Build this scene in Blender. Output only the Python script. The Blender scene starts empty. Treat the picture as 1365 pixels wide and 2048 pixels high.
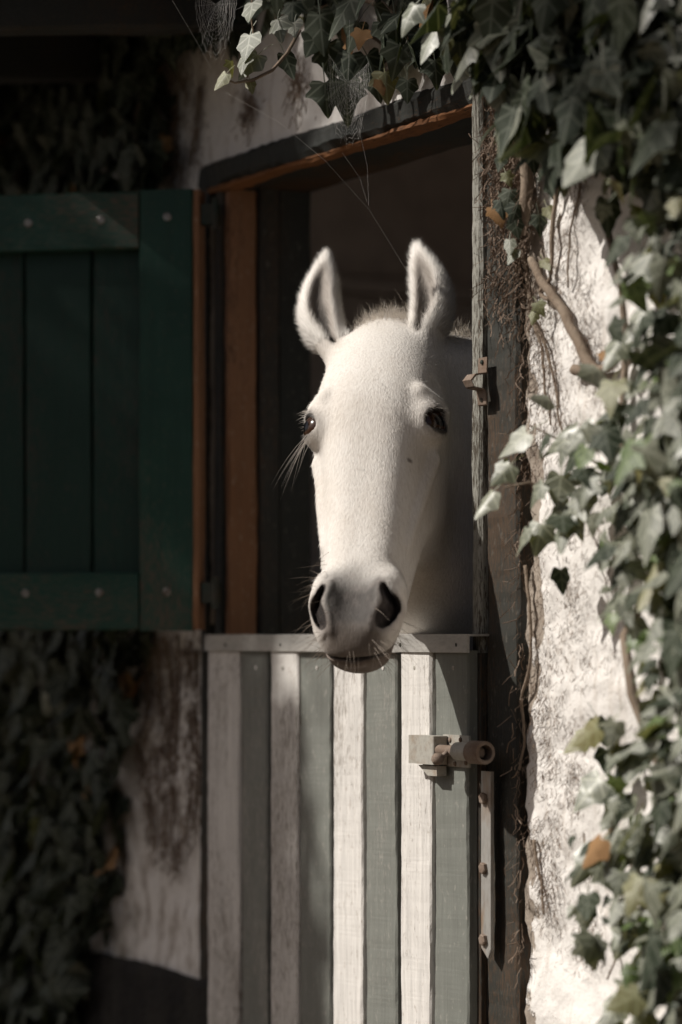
import bpy, bmesh, math, random
import numpy as np
from mathutils import Vector, Matrix, noise as mnoise

random.seed(7)
rng = np.random.default_rng(7)
scene = bpy.context.scene
col = scene.collection
R = math.radians

# ------------------------------------------------------------------ camera
# World frame: the stable wall stands in the X-Z plane (X along it, -Y out of it).
ANG = R(28.6)                                   # angle between the view axis and the wall
V = Vector((-math.cos(ANG), math.sin(ANG), 0))  # view direction
RT = Vector((math.sin(ANG), math.cos(ANG), 0))  # picture right
F = 5700.0                                      # focal length in photo pixels (1365 wide)
HZ = 1280.0                                     # horizon row
EYE = 1.30
CAM = Vector((0, 0, EYE)) - V * 4.95 - RT * (17.5 / F * 4.95)
cd = bpy.data.cameras.new('camera'); cam = bpy.data.objects.new('camera', cd); col.objects.link(cam)
cam.matrix_world = Matrix(((RT.x, 0, -V.x, CAM.x), (RT.y, 0, -V.y, CAM.y), (0, 1, 0, CAM.z), (0, 0, 0, 1)))
cd.sensor_fit = 'HORIZONTAL'; cd.sensor_width = 24.0; cd.lens = 24.0 * F / 1365.0
cd.shift_y = (HZ - 1024.0) / 1365.0
cd.clip_start = 0.05; cd.clip_end = 500
cd.dof.use_dof = True; cd.dof.focus_distance = 4.62; cd.dof.aperture_fstop = 1.8
scene.camera = cam
scene.render.resolution_x = 682; scene.render.resolution_y = 1024

# ------------------------------------------------------------------ light
SUN = Vector((-0.215, -0.630, 0.630)).normalized()  # towards the sun
elev = math.asin(SUN.z)
wd = bpy.data.worlds.new('World'); scene.world = wd; wd.use_nodes = True
nt = wd.node_tree; nt.nodes.clear()
sky = nt.nodes.new('ShaderNodeTexSky'); sky.sky_type = 'NISHITA'; sky.sun_disc = False
sky.sun_elevation = elev; sky.sun_rotation = math.atan2(SUN.x, SUN.y)
sky.air_density = 0.6; sky.dust_density = 4.0; sky.ozone_density = 0.0
bg = nt.nodes.new('ShaderNodeBackground'); bg.inputs['Strength'].default_value = 0.056
wo = nt.nodes.new('ShaderNodeOutputWorld')
nt.links.new(sky.outputs[0], bg.inputs[0]); nt.links.new(bg.outputs[0], wo.inputs[0])
sd = bpy.data.lights.new('sun', 'SUN'); sd.energy = 5.0; sd.angle = R(0.53); sd.color = (1.0, 0.945, 0.87)
sun = bpy.data.objects.new('sun', sd); col.objects.link(sun)
sun.rotation_euler = SUN.to_track_quat('Z', 'Y').to_euler(); sun.location = SUN * 12
vs = scene.view_settings
vs.view_transform = 'Standard'; vs.look = 'None'; vs.exposure = 0.0; vs.gamma = 1.0; vs.use_curve_mapping = False

# ------------------------------------------------------------------ measuring helpers
def W(px, py, n=0.0):
    """point on the plane n metres in front of the wall seen at a photo pixel"""
    k = (px - 682.5) / F
    d = V + RT * k
    t = (-n - CAM.y) / d.y
    return Vector((CAM.x + t * d.x, -n, EYE - (py - HZ) / F * t))
def D(px, py, depth):
    return CAM + V * depth + RT * ((px - 682.5) / F * depth) + Vector((0, 0, -(py - HZ) / F * depth))
def WU(px, n=0.0): return W(px, HZ, n).x
def WZ(px, py, n=0.0): return W(px, py, n).z

# ------------------------------------------------------------------ object helpers
def tag(o, label=None, cat=None, group=None, kind=None):
    if label: o['label'] = label
    if cat: o['category'] = cat
    if group: o['group'] = group
    if kind: o['kind'] = kind
    return o
def empty(name, loc=(0, 0, 0), rz=0.0, parent=None):
    o = bpy.data.objects.new(name, None); col.objects.link(o)
    o.location = loc; o.rotation_euler = (0, 0, rz); o.empty_display_size = 0.1
    if parent: o.parent = parent
    return o
class MB:
    def __init__(s): s.v = []; s.f = []; s.att = []
    def add(s, v, f):
        b = len(s.v); s.v += [tuple(p) for p in v]; s.f += [tuple(i + b for i in q) for q in f]; return s
    def box(s, x0, x1, y0, y1, z0, z1, c=0.0, axis=2, nseg=1, jit=0.0, seed=0.0):
        """chamfered bar whose long axis is `axis`, with slightly uneven edges"""
        lo = [x0, y0, z0]; hi = [x1, y1, z1]
        a, b = [i for i in range(3) if i != axis]
        sec = []
        A0, A1, B0, B1 = lo[a], hi[a], lo[b], hi[b]
        if c > 0:
            sec = [(A0 + c, B0), (A1 - c, B0), (A1, B0 + c), (A1, B1 - c), (A1 - c, B1), (A0 + c, B1), (A0, B1 - c), (A0, B0 + c)]
        else:
            sec = [(A0, B0), (A1, B0), (A1, B1), (A0, B1)]
        n = len(sec); v = []; f = []
        for k in range(nseg + 1):
            t = lo[axis] + (hi[axis] - lo[axis]) * k / nseg
            for i, (p, q) in enumerate(sec):
                if jit:
                    w = mnoise.noise_vector(Vector((p * 9 + seed, q * 9 + i * 3.1, t * 7 + seed * 1.7)))
                    w2 = mnoise.noise_vector(Vector((p * 40 + seed, q * 30 + i * 5.3, t * 45)))
                    p2 = p + jit * (w.x + 0.5 * w2.x); q2 = q + jit * (w.y + 0.5 * w2.y)
                else: p2, q2 = p, q
                r = [0, 0, 0]; r[axis] = t; r[a] = p2; r[b] = q2
                v.append(tuple(r))
        for k in range(nseg):
            for i in range(n):
                j = (i + 1) % n
                f.append((k * n + i, k * n + j, (k + 1) * n + j, (k + 1) * n + i))
        f.append(tuple(range(n - 1, -1, -1))); f.append(tuple(nseg * n + i for i in range(n)))
        if axis == 1: f = [tuple(reversed(q)) for q in f]
        return s.add(v, f)
    def tube(s, pts, rad, sides=6, cap=True):
        pts = [Vector(p) for p in pts]; n = len(pts)
        if not hasattr(rad, '__len__'): rad = [rad] * n
        v = []; f = []
        ref = Vector((0.31, 0.17, 0.93))
        for i, p in enumerate(pts):
            t = (pts[min(i + 1, n - 1)] - pts[max(i - 1, 0)]).normalized()
            e1 = t.cross(ref)
            if e1.length < 1e-3: e1 = t.cross(Vector((1, 0, 0)))
            e1.normalize(); e2 = t.cross(e1).normalized(); ref = -e1.cross(t) if False else ref
            for k in range(sides):
                a = 2 * math.pi * k / sides
                v.append(p + (e1 * math.cos(a) + e2 * math.sin(a)) * rad[i])
        for i in range(n - 1):
            for k in range(sides):
                j = (k + 1) % sides
                f.append((i * sides + k, i * sides + j, (i + 1) * sides + j, (i + 1) * sides + k))
        if cap:
            f.append(tuple(range(sides - 1, -1, -1))); f.append(tuple((n - 1) * sides + k for k in range(sides)))
        return s.add(v, f)
    def lathe(s, origin, axis, prof, sides=20):
        """prof: list of (distance along axis, radius)"""
        o = Vector(origin); a = Vector(axis).normalized()
        e1 = a.orthogonal().normalized(); e2 = a.cross(e1)
        v = []; f = []
        for d, r in prof:
            for k in range(sides):
                t = 2 * math.pi * k / sides
                v.append(o + a * d + (e1 * math.cos(t) + e2 * math.sin(t)) * max(r, 1e-5))
        for i in range(len(prof) - 1):
            for k in range(sides):
                j = (k + 1) % sides
                f.append((i * sides + k, i * sides + j, (i + 1) * sides + j, (i + 1) * sides + k))
        return s.add(v, f)
    def mesh(s, name, smooth=False):
        m = bpy.data.meshes.new(name); m.from_pydata(s.v, [], s.f)
        bm = bmesh.new(); bm.from_mesh(m); bmesh.ops.recalc_face_normals(bm, faces=bm.faces); bm.to_mesh(m); bm.free()
        if smooth: m.polygons.foreach_set('use_smooth', [True] * len(m.polygons))
        m.update(); return m
    def build(s, name, mat, parent=None, smooth=False):
        m = s.mesh(name, smooth); m.materials.append(mat)
        o = bpy.data.objects.new(name, m); col.objects.link(o)
        if parent: o.parent = parent
        return o

# ------------------------------------------------------------------ materials
class NM:
    """tiny node-material helper"""
    def __init__(s, name):
        s.m = bpy.data.materials.new(name); s.m.use_nodes = True
        s.t = s.m.node_tree; s.b = s.t.nodes['Principled BSDF']; s.out = s.t.nodes['Material Output']
        s.tc = s.t.nodes.new('ShaderNodeTexCoord'); s.co = s.tc.outputs['Object']
    def lk(s, a, b): s.t.links.new(a, b)
    def val(s, x, sock):
        if hasattr(x, 'is_linked') or hasattr(x, 'links'): s.lk(x, sock)
        else: sock.default_value = x
    def mapping(s, scale=(1, 1, 1), loc=(0, 0, 0), src=None):
        n = s.t.nodes.new('ShaderNodeMapping'); n.inputs['Scale'].default_value = scale; n.inputs['Location'].default_value = loc
        s.lk(src or s.co, n.inputs[0]); return n.outputs[0]
    def noise(s, scale, detail=4, rough=0.55, vec=None, dist=0.0, out=0):
        n = s.t.nodes.new('ShaderNodeTexNoise'); n.inputs['Scale'].default_value = scale
        n.inputs['Detail'].default_value = detail; n.inputs['Roughness'].default_value = rough; n.inputs['Distortion'].default_value = dist
        s.lk(vec or s.co, n.inputs['Vector']); return n.outputs[out]
    def vor(s, scale, vec=None, feature='F1'):
        n = s.t.nodes.new('ShaderNodeTexVoronoi'); n.inputs['Scale'].default_value = scale; n.feature = feature
        s.lk(vec or s.co, n.inputs['Vector']); return n.outputs[0]
    def ramp(s, fac, stops):
        n = s.t.nodes.new('ShaderNodeValToRGB'); s.lk(fac, n.inputs[0]); e = n.color_ramp.elements
        while len(e) < len(stops): e.new(0.5)
        for el, (p, c) in zip(e, stops):
            el.position = p; el.color = (*c, 1) if hasattr(c, '__len__') else (c, c, c, 1)
        return n.outputs[0]
    def mix(s, fac, a, b, mode='MIX'):
        n = s.t.nodes.new('ShaderNodeMix'); n.data_type = 'RGBA'; n.blend_type = mode
        for x, k in ((fac, 0), (a, 6), (b, 7)):
            if hasattr(x, '__len__') and not hasattr(x, 'links'): x = (*x, 1) if len(x) == 3 else x
            s.val(x, n.inputs[k])
        return n.outputs[2]
    def math(s, op, a, b=0.0, clamp=False):
        n = s.t.nodes.new('ShaderNodeMath'); n.operation = op; n.use_clamp = clamp
        s.val(a, n.inputs[0]); s.val(b, n.inputs[1]); return n.outputs[0]
    def sep(s, vec=None):
        n = s.t.nodes.new('ShaderNodeSeparateXYZ'); s.lk(vec or s.co, n.inputs[0]); return n.outputs
    def attr(s, name, out=0):
        n = s.t.nodes.new('ShaderNodeAttribute'); n.attribute_name = name; return n.outputs[out]
    def bump(s, h, strength=0.3, dist=0.005, prev=None):
        n = s.t.nodes.new('ShaderNodeBump'); n.inputs['Strength'].default_value = strength; n.inputs['Distance'].default_value = dist
        s.lk(h, n.inputs['Height'])
        if prev: s.lk(prev, n.inputs['Normal'])
        return n.outputs[0]
    def done(s, color=None, rough=0.7, normal=None, spec=0.3, metal=0.0):
        if color is not None:
            if hasattr(color, '__len__') and not hasattr(color, 'links'): color = (*color, 1)
            s.val(color, s.b.inputs['Base Color'])
        s.val(rough, s.b.inputs['Roughness']); s.val(metal, s.b.inputs['Metallic']); s.val(spec, s.b.inputs['Specular IOR Level'])
        if normal is not None: s.lk(normal, s.b.inputs['Normal'])
        return s.m

def painted_wood(name, paint, paint2, wood, wear, along=2, rough=0.62, dirt=0.5, bumpk=0.35, speck=None):
    m = NM(name)
    sc = [22, 22, 22]; sc[along] = 1.2
    sc2 = [60, 60, 60]; sc2[along] = 7
    rnd = m.t.nodes.new('ShaderNodeObjectInfo').outputs['Random']
    off = m.t.nodes.new('ShaderNodeVectorMath'); off.operation = 'ADD'; m.lk(m.co, off.inputs[0])
    cmb = m.t.nodes.new('ShaderNodeCombineXYZ')
    for i in range(3): m.lk(m.math('MULTIPLY', rnd, 7.0 + 3 * i), cmb.inputs[i])
    m.lk(cmb.outputs[0], off.inputs[1]); co = off.outputs[0]
    grain = m.noise(6.0, 6, 0.65, m.mapping(sc, src=co))
    fine = m.noise(7.0, 5, 0.7, m.mapping(sc2, src=co))
    big = m.noise(3.0, 4, 0.6, m.mapping((1, 1, 0.5) if along == 2 else (0.5, 1, 1), src=co))
    c = m.mix(m.ramp(big, [(0.3, 0.0), (0.7, 1.0)]), paint, paint2)
    c = m.mix(m.ramp(grain, [(0.35, 0.0), (0.8, 0.30 * dirt * 2)]), c, tuple(0.35 * x for x in paint2))
    # worn flecks down to the wood
    ws = m.math('ADD', m.math('MULTIPLY', fine, 0.6), m.math('MULTIPLY', big, 0.5))
    wm = m.ramp(ws, [(0.66 - 0.16 * wear, 0.0), (0.69 - 0.15 * wear, 1.0)])
    c = m.mix(wm, c, m.mix(grain, wood, tuple(0.45 * x for x in wood)))
    if speck:
        sp = m.noise(120, 3, 0.6, m.mapping((1, 1, 0.55) if along == 2 else (0.6, 1, 1), src=co))
        c = m.mix(m.ramp(sp, [(0.60, 0.0), (0.72, 0.75)]), c, speck)
    nb = m.bump(grain, bumpk, 0.0025)
    nb = m.bump(wm, 0.5, 0.0006, nb)
    return m.done(c, rough, nb, 0.3)

def plaster(name):
    m = NM(name)
    xyz = m.sep()
    big = m.noise(2.2, 5, 0.6); mid = m.noise(14, 5, 0.6); fine = m.noise(90, 4, 0.6)
    c = m.mix(m.ramp(big, [(0.35, 0.0), (0.7, 1.0)]), (0.74, 0.715, 0.685), (0.65, 0.625, 0.60))
    c = m.mix(m.ramp(mid, [(0.56, 0.0), (0.76, 0.55)]), c, (0.36, 0.31, 0.26))
    streak = m.noise(5, 6, 0.65, m.mapping((7, 1, 0.9)))
    c = m.mix(m.ramp(streak, [(0.54, 0.0), (0.76, 0.6)]), c, (0.27, 0.205, 0.145))
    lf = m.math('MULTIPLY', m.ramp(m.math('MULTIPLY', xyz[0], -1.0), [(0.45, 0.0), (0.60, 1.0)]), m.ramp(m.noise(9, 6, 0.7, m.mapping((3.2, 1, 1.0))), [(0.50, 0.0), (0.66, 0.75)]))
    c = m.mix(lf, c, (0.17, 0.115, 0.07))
    # paint lost beside the door frame and on the left: bare render
    u1 = WU(1046)
    fr = m.math('SUBTRACT', 1.0, m.math('DIVIDE', m.math('ABSOLUTE', m.math('SUBTRACT', xyz[0], u1 + 0.01)), 0.085), True)
    em = m.math('ADD', m.math('MULTIPLY', fr, 0.30), m.noise(7, 6, 0.6, m.mapping((1.6, 1, 0.8))))
    c = m.mix(m.ramp(em, [(0.685, 0.0), (0.70, 1.0)]), c, m.mix(fine, (0.36, 0.31, 0.26), (0.25, 0.21, 0.175)))
    # dark brown mottling, stronger towards the left
    mottle = m.math('ADD', m.math('MULTIPLY', xyz[0], -0.35), m.noise(3.5, 6, 0.65))
    c = m.mix(m.ramp(mottle, [(0.86, 0.0), (1.0, 0.75)]), c, (0.10, 0.085, 0.06))
    sp = m.noise(210, 2, 0.5)
    c = m.mix(m.ramp(sp, [(0.66, 0.0), (0.74, 0.6)]), c, (0.22, 0.18, 0.14))
    b = m.bump(mid, 0.55, 0.012); b = m.bump(fine, 0.45, 0.004, b); b = m.bump(m.ramp(em, [(0.685, 1.0), (0.70, 0.0)]), 0.8, 0.003, b)
    return m.done(c, 0.9, b, 0.15)

def simple(name, c1, c2, scale=8, rough=0.8, bump=0.3, dist=0.004, metal=0.0, spec=0.3, lohi=(0.35, 0.65), stretch=(1, 1, 1), fine=6):
    m = NM(name); n = m.noise(scale, 6, 0.62, m.mapping(stretch)); f = m.noise(scale * fine, 4, 0.6, m.mapping(stretch))
    c = m.mix(m.ramp(n, [(lohi[0], 0.0), (lohi[1], 1.0)]), c1, c2)
    c = m.mix(m.ramp(f, [(0.45, 0.0), (0.75, 0.45)]), c, tuple(0.5 * (a + b) * 0.5 for a, b in zip(c1, c2)))
    return m.done(c, rough, m.bump(f, bump, dist), spec, metal)

M = {}
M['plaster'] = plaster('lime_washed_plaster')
M['cement'] = simple('bare_render', (0.30, 0.255, 0.21), (0.19, 0.16, 0.13), 10, 0.95, 0.6, 0.006)
M['stall'] = simple('stall_plaster', (0.60, 0.53, 0.48), (0.53, 0.46, 0.41), 3, 0.9, 0.3, 0.004)
M['plinth'] = simple('tarred_plinth', (0.012, 0.011, 0.011), (0.03, 0.027, 0.022), 14, 0.85, 0.8, 0.012)
M['ground'] = simple('yard_earth', (0.16, 0.122, 0.085), (0.11, 0.085, 0.06), 1.5, 0.95, 0.6, 0.02, fine=20)
M['floor'] = simple('stall_bedding', (0.26, 0.20, 0.12), (0.16, 0.12, 0.07), 6, 0.95, 0.6, 0.02)
M['frame'] = painted_wood('frame_old_paint', (0.022, 0.025, 0.022), (0.042, 0.038, 0.031), (0.085, 0.056, 0.036), 0.62, 2, 0.7, 0.6, 0.6, speck=(0.11, 0.10, 0.085))
M['frame_h'] = painted_wood('lintel_old_paint', (0.020, 0.024, 0.023), (0.032, 0.031, 0.026), (0.10, 0.05, 0.022), 0.35, 0, 0.7, 0.6, 0.6)
M['bare'] = painted_wood('bare_brown_wood', (0.20, 0.095, 0.045), (0.31, 0.165, 0.092), (0.08, 0.042, 0.024), 0.46, 2, 0.75, 0.9, 0.7, speck=(0.30, 0.215, 0.15))
M['bare_h'] = painted_wood('bare_brown_wood_rail', (0.24, 0.10, 0.036), (0.17, 0.072, 0.028), (0.06, 0.03, 0.015), 0.3, 0, 0.75, 0.6, 0.5)
M['strip'] = painted_wood('grey_painted_strip', (0.33, 0.32, 0.285), (0.24, 0.24, 0.21), (0.085, 0.07, 0.052), 0.66, 2, 0.7, 0.7, 0.5)
M['leaf_door'] = painted_wood('dark_green_paint', (0.006, 0.032, 0.023), (0.018, 0.066, 0.046), (0.10, 0.085, 0.062), 0.40, 2, 0.5, 0.75, 0.6, speck=(0.055, 0.060, 0.045))
M['leaf_door_h'] = painted_wood('dark_green_paint_rail', (0.006, 0.033, 0.024), (0.018, 0.066, 0.047), (0.12, 0.085, 0.06), 0.42, 0, 0.5, 0.75, 0.6, speck=(0.055, 0.060, 0.045))
M['panel'] = painted_wood('dark_green_panel_paint', (0.006, 0.026, 0.019), (0.010, 0.036, 0.026), (0.045, 0.042, 0.032), 0.28, 2, 0.55, 0.6, 0.5)
M['bwhite'] = painted_wood('white_board_paint', (0.74, 0.715, 0.68), (0.62, 0.595, 0.565), (0.36, 0.32, 0.28), 0.44, 2, 0.6, 0.9, 0.35, speck=(0.36, 0.32, 0.28))
M['bgreen'] = painted_wood('grey_green_board_paint', (0.165, 0.174, 0.156), (0.215, 0.220, 0.200), (0.42, 0.40, 0.36), 0.18, 2, 0.5, 0.7, 0.3, speck=(0.30, 0.29, 0.26))
M['galv'] = simple('dull_zinc_strip', (0.46, 0.44, 0.41), (0.36, 0.35, 0.33), 9, 0.5, 0.12, 0.002, 0.25, 0.5, stretch=(1, 1, 3))
M['rust'] = simple('rusty_steel', (0.145, 0.095, 0.066), (0.24, 0.19, 0.155), 30, 0.75, 0.4, 0.0015, 0.25)
M['rustgrey'] = simple('worn_painted_steel', (0.40, 0.385, 0.345), (0.30, 0.23, 0.17), 22, 0.6, 0.3, 0.001, 0.2, lohi=(0.5, 0.72))
M['steel'] = simple('weathered_steel_strap', (0.37, 0.36, 0.34), (0.30, 0.22, 0.16), 12, 0.5, 0.25, 0.001, 0.4, lohi=(0.5, 0.7), stretch=(2, 2, 0.7))
M['darkmetal'] = simple('dark_hinge_metal', (0.020, 0.035, 0.028), (0.05, 0.04, 0.03), 30, 0.6, 0.3, 0.001, 0.3)
M['screw'] = simple('dull_screw_head', (0.42, 0.43, 0.42), (0.16, 0.12, 0.09), 60, 0.35, 0.2, 0.001, 0.7)
M['stem'] = simple('dry_ivy_stem', (0.27, 0.215, 0.165), (0.17, 0.125, 0.09), 40, 0.9, 0.8, 0.003, stretch=(1, 1, 0.4))
M['root'] = simple('dry_rootlets', (0.16, 0.115, 0.085), (0.26, 0.195, 0.15), 30, 0.9, 0.0, 0.001)
M['dryleaf'] = simple('dry_leaf', (0.30, 0.17, 0.075), (0.22, 0.12, 0.045), 30, 0.7, 0.3, 0.002)
def web_mat():
    m = NM('spider_silk'); return m.done((0.75, 0.73, 0.70), 0.35, None, 0.6)
M['web'] = web_mat()
def leaf_mat(name, c1, c2, rough=0.46, spec=1.0, trans=0.26, veins=True):
    m = NM(name)
    oi = m.t.nodes.new('ShaderNodeObjectInfo').outputs['Random']
    gi = m.t.nodes.new('ShaderNodeNewGeometry').outputs['Random Per Island']
    r = m.math('FRACT', m.math('ADD', m.math('MULTIPLY', oi, 3.7), m.math('MULTIPLY', gi, 5.3)))
    c = m.mix(r, c1, c2)
    c = m.mix(m.ramp(m.noise(35, 4, 0.6), [(0.4, 0.0), (0.75, 0.5)]), c, tuple(0.5 * x for x in c1))
    if veins:
        lx, ly, _ = m.sep(m.attr('leafxy', 1)); ax_ = m.math('ABSOLUTE', lx)
        d1 = m.math('ABSOLUTE', m.math('SUBTRACT', m.math('MULTIPLY', ax_, 0.53), m.math('MULTIPLY', ly, 0.85)))
        d2 = m.math('ABSOLUTE', m.math('ADD', m.math('MULTIPLY', ax_, 0.16), m.math('MULTIPLY', ly, 0.98)))
        d3 = m.math('ABSOLUTE', m.math('SUBTRACT', m.math('MULTIPLY', ax_, 0.60), m.math('MULTIPLY', m.math('SUBTRACT', ly, 0.34), 0.80)))
        dv = m.math('MINIMUM', m.math('MINIMUM', ax_, d1), m.math('MINIMUM', d2, m.math('ADD', d3, 0.006)))
        vm = m.ramp(dv, [(0.010, 0.62), (0.045, 0.0)])
        c = m.mix(vm, c, tuple(min(1, 1.5 * x + 0.09) for x in c2))
    b = m.bump(m.noise(60, 3, 0.5), 0.25, 0.003)
    m.done(c, m.ramp(m.noise(20, 2), [(0.3, rough - 0.08), (0.7, rough + 0.1)]), b, spec)
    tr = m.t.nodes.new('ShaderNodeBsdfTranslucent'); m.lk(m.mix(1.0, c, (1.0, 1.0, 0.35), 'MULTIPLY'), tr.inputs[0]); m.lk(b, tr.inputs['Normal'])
    mx = m.t.nodes.new('ShaderNodeMixShader'); mx.inputs[0].default_value = trans
    m.lk(m.b.outputs[0], mx.inputs[1]); m.lk(tr.outputs[0], mx.inputs[2]); m.lk(mx.outputs[0], m.out.inputs[0])
    return m.m
M['ivy'] = leaf_mat('ivy_leaf_green', (0.12, 0.135, 0.09), (0.22, 0.23, 0.18))  # lit copy: pale base stands in for sun sheen on leaves
M['ivy_shaded'] = leaf_mat('ivy_leaf_shaded', (0.022, 0.033, 0.018), (0.045, 0.056, 0.032), 0.6, 0.35, 0.22)  # shaded copy of the ivy leaf, shade put into the base colour
M['ivyyellow'] = leaf_mat('ivy_leaf_yellowing', (0.19, 0.17, 0.055), (0.16, 0.17, 0.07))
M['treeleaf'] = leaf_mat('tree_leaf', (0.05, 0.07, 0.03), (0.08, 0.10, 0.045), veins=False)
M['ivyfresh'] = leaf_mat('ivy_leaf_fresh', (0.085, 0.145, 0.035), (0.12, 0.17, 0.05), trans=0.4)
M['bark'] = simple('tree_bark', (0.10, 0.08, 0.06), (0.06, 0.048, 0.038), 12, 0.95, 0.9, 0.02, stretch=(2, 2, 0.5))

# ================================================================== the setting
g = MB(); g.add([(-150, -150, 0), (150, -150, 0), (150, 150, 0), (-150, 150, 0)], [(0, 1, 2, 3)])
tag(g.build('ground', M['ground']), kind='structure')

# key positions on the wall (metres, measured along the wall)
UL = WU(447)      # left edge of the opening
UR0 = WU(957)     # right edge of the opening
UR1 = WU(1040)    # outer edge of the right post
ZL = 2.158        # underside of the lintel
ZT = 2.207        # top of the lintel
TH = 0.18         # wall thickness
stable = empty('stable_building', (0, 0, 0))
tag(stable, 'old lime-washed stable building with a timber door frame', 'building')

def wall_panel(name, u0, u1, z0, z1, res, mat, amp=1.0, edge=None):
    nu = max(1, int((u1 - u0) / res)); nz = max(1, int((z1 - z0) / res))
    v = []; f = []
    for j in range(nz + 1):
        for i in range(nu + 1):
            u = u0 + (u1 - u0) * i / nu; z = z0 + (z1 - z0) * j / nz
            p = Vector((u * 3.1, 0.0, z * 3.1))
            h = 0.010 * mnoise.noise(p) + 0.007 * mnoise.noise(p * 3.3) + 0.0045 * mnoise.noise(p * 9.1) + 0.0028 * mnoise.noise(p * 24)
            h = max(min(h * amp, 0.014), -0.012)
            if edge is not None:                       # plaster breaks away next to the post
                dd = (u - edge) - 0.020 - 0.018 * mnoise.noise(Vector((1.3, 4.4, z * 6))) - 0.010 * mnoise.noise(Vector((7.7, 2.2, z * 25)))
                if dd < 0: h += min(0.024, -dd * 1.6)
            v.append((u, h, z))
    for j in range(nz):
        for i in range(nu):
            a = j * (nu + 1) + i
            f.append((a, a + 1, a + nu + 2, a + nu + 1))
    b = MB(); b.add(v, f); o = b.build(name, mat, stable, True); return o
wall_panel('wall_face', UR1 + 0.002, 1.35, 0.0, 2.95, 0.010, M['plaster'], 1.25, UR1)
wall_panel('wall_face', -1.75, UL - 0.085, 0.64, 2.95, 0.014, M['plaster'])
wall_panel('wall_face', UL - 0.085, UR1 + 0.002, ZT + 0.001, 2.95, 0.012, M['plaster'])
for a_, c_ in ((1.35, 5.0), (-6.0, -1.75)):
    b = MB(); b.box(a_, c_, 0.0, 0.03, 0, 2.95); b.build('wall_face', M['plaster'], stable)
for a_ in ((-6, UL, 0.034, TH, 0, 2.95), (UR1, 5, 0.034, TH, 0, 2.95), (UL, UR1, 0.034, TH, ZT, 2.95)):
    b = MB(); b.box(*a_); b.build('wall_core', M['cement'], stable)
b = MB(); b.box(-6, -0.42, -0.022, 0.03, -0.05, 0.650, 0.008, 0, 160, 0.013, 2.0); b.build('plinth', M['plinth'], stable)
# stall behind
def slab(name, mat, *a):
    q = MB(); q.box(*a); return q.build(name, mat, stable)
slab('stall_wall', M['stall'], -1.80, -1.68, TH + .001, 3.4, 0, 2.75)
slab('stall_partition', M['stall'], 2.0, 2.12, TH + .001, 3.4, 0, 1.35)  # kept low, out of view, so sky light reaches the stall
slab('stall_wall', M['stall'], -1.68, 0.9, 3.3, 3.42, 0, 2.75)
slab('stall_wall', M['stall'], 1.9, 2.0, 3.3, 3.42, 0, 2.75)
slab('stall_wall', M['stall'], 0.9, 1.9, 3.3, 3.42, 2.3, 2.75)  # head of an unseen back opening, added to lighten the stall
slab('stall_ceiling', M['stall'], -1.9, 2.2, TH + .001, 3.45, 2.76, 2.9)
slab('stall_floor', M['floor'], -1.68, 2.0, 0.0, 3.3, -0.1, 0.02)
slab('wall_ledge', M['stall'], -1.66, -1.60, 0.25, 1.6, 2.13, 2.16)
b = MB(); b.add([(-6, -0.35, 2.96), (5, -0.35, 2.96), (5, 3.8, 4.2), (-6, 3.8, 4.2), (-6, -0.35, 3.0), (5, -0.35, 3.0), (5, 3.8, 4.24), (-6, 3.8, 4.24)],
              [(0, 1, 2, 3), (7, 6, 5, 4), (0, 4, 5, 1), (1, 5, 6, 2), (2, 6, 7, 3), (3, 7, 4, 0)])
b.build('roof', M['frame_h'], stable)
# lean-to roof at the upper left: rafter and boards seen against the wall
lt = empty('pent_roof', (-1.95, -0.02, 2.55)); tag(lt, 'dark timber pent roof edge above the open green door', 'roof')
p0 = W(500, 62, 0.0); p1 = D(-60, 66, 5.05)
def beam(name, a, b_, w, h, mat, parent, seg=8):
    a = Vector(a); b_ = Vector(b_); d = (b_ - a); L = d.length; x = d.normalized(); z = Vector((0, 0, 1)); y = z.cross(x).normalized(); z = x.cross(y)
    q = MB(); q.box(0, L, -w / 2, w / 2, 0, h, 0.006, 0, seg, 0.004, a.x)
    q.v = [tuple(a + x * p[0] + y * p[1] + z * p[2] - Vector(parent.location)) for p in q.v]
    return q.build(name, mat, parent)
dirR = (p1 - p0)
for k in range(5):
    off = Vector((-0.52 * k, 0, 0))
    beam('rafter', p0 + off, p0 + dirR * 1.05 + off, 0.07, 0.10, M['frame_h'], lt)
for k in range(6):
    c0 = p0 + dirR * (0.02 + 0.19 * k) + Vector((0.10, 0, 0.104)); beam('roof_board', c0, c0 + Vector((-2.5, 0, 0)), 0.125, 0.02, M['frame_h'], lt, 10)

# ------------------------------------------------------------------ door frame (part of the building)
b = MB(); b.box(UL - 0.085, UR0 + 0.001, -0.012, 0.030, ZL + 0.004, ZT, 0.007, 0, 110, 0.0075, 3.0); lint = b.build('lintel_beam', M['frame_h'], stable)
b = MB(); b.box(UL - 0.05, UR0 + 0.001, -0.010, 0.026, ZL - 0.007, ZL + 0.0030, 0.004, 0, 110, 0.0045, 8.0); b.build('worn_edge', M['bare_h'], lint)
b = MB(); b.box(UL + 0.001, UR0, 0.0305, TH, ZL, ZT, 0.004, 0, 20, 0.002, 5.0); b.build('soffit_board', M['frame_h'], lint)
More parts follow.
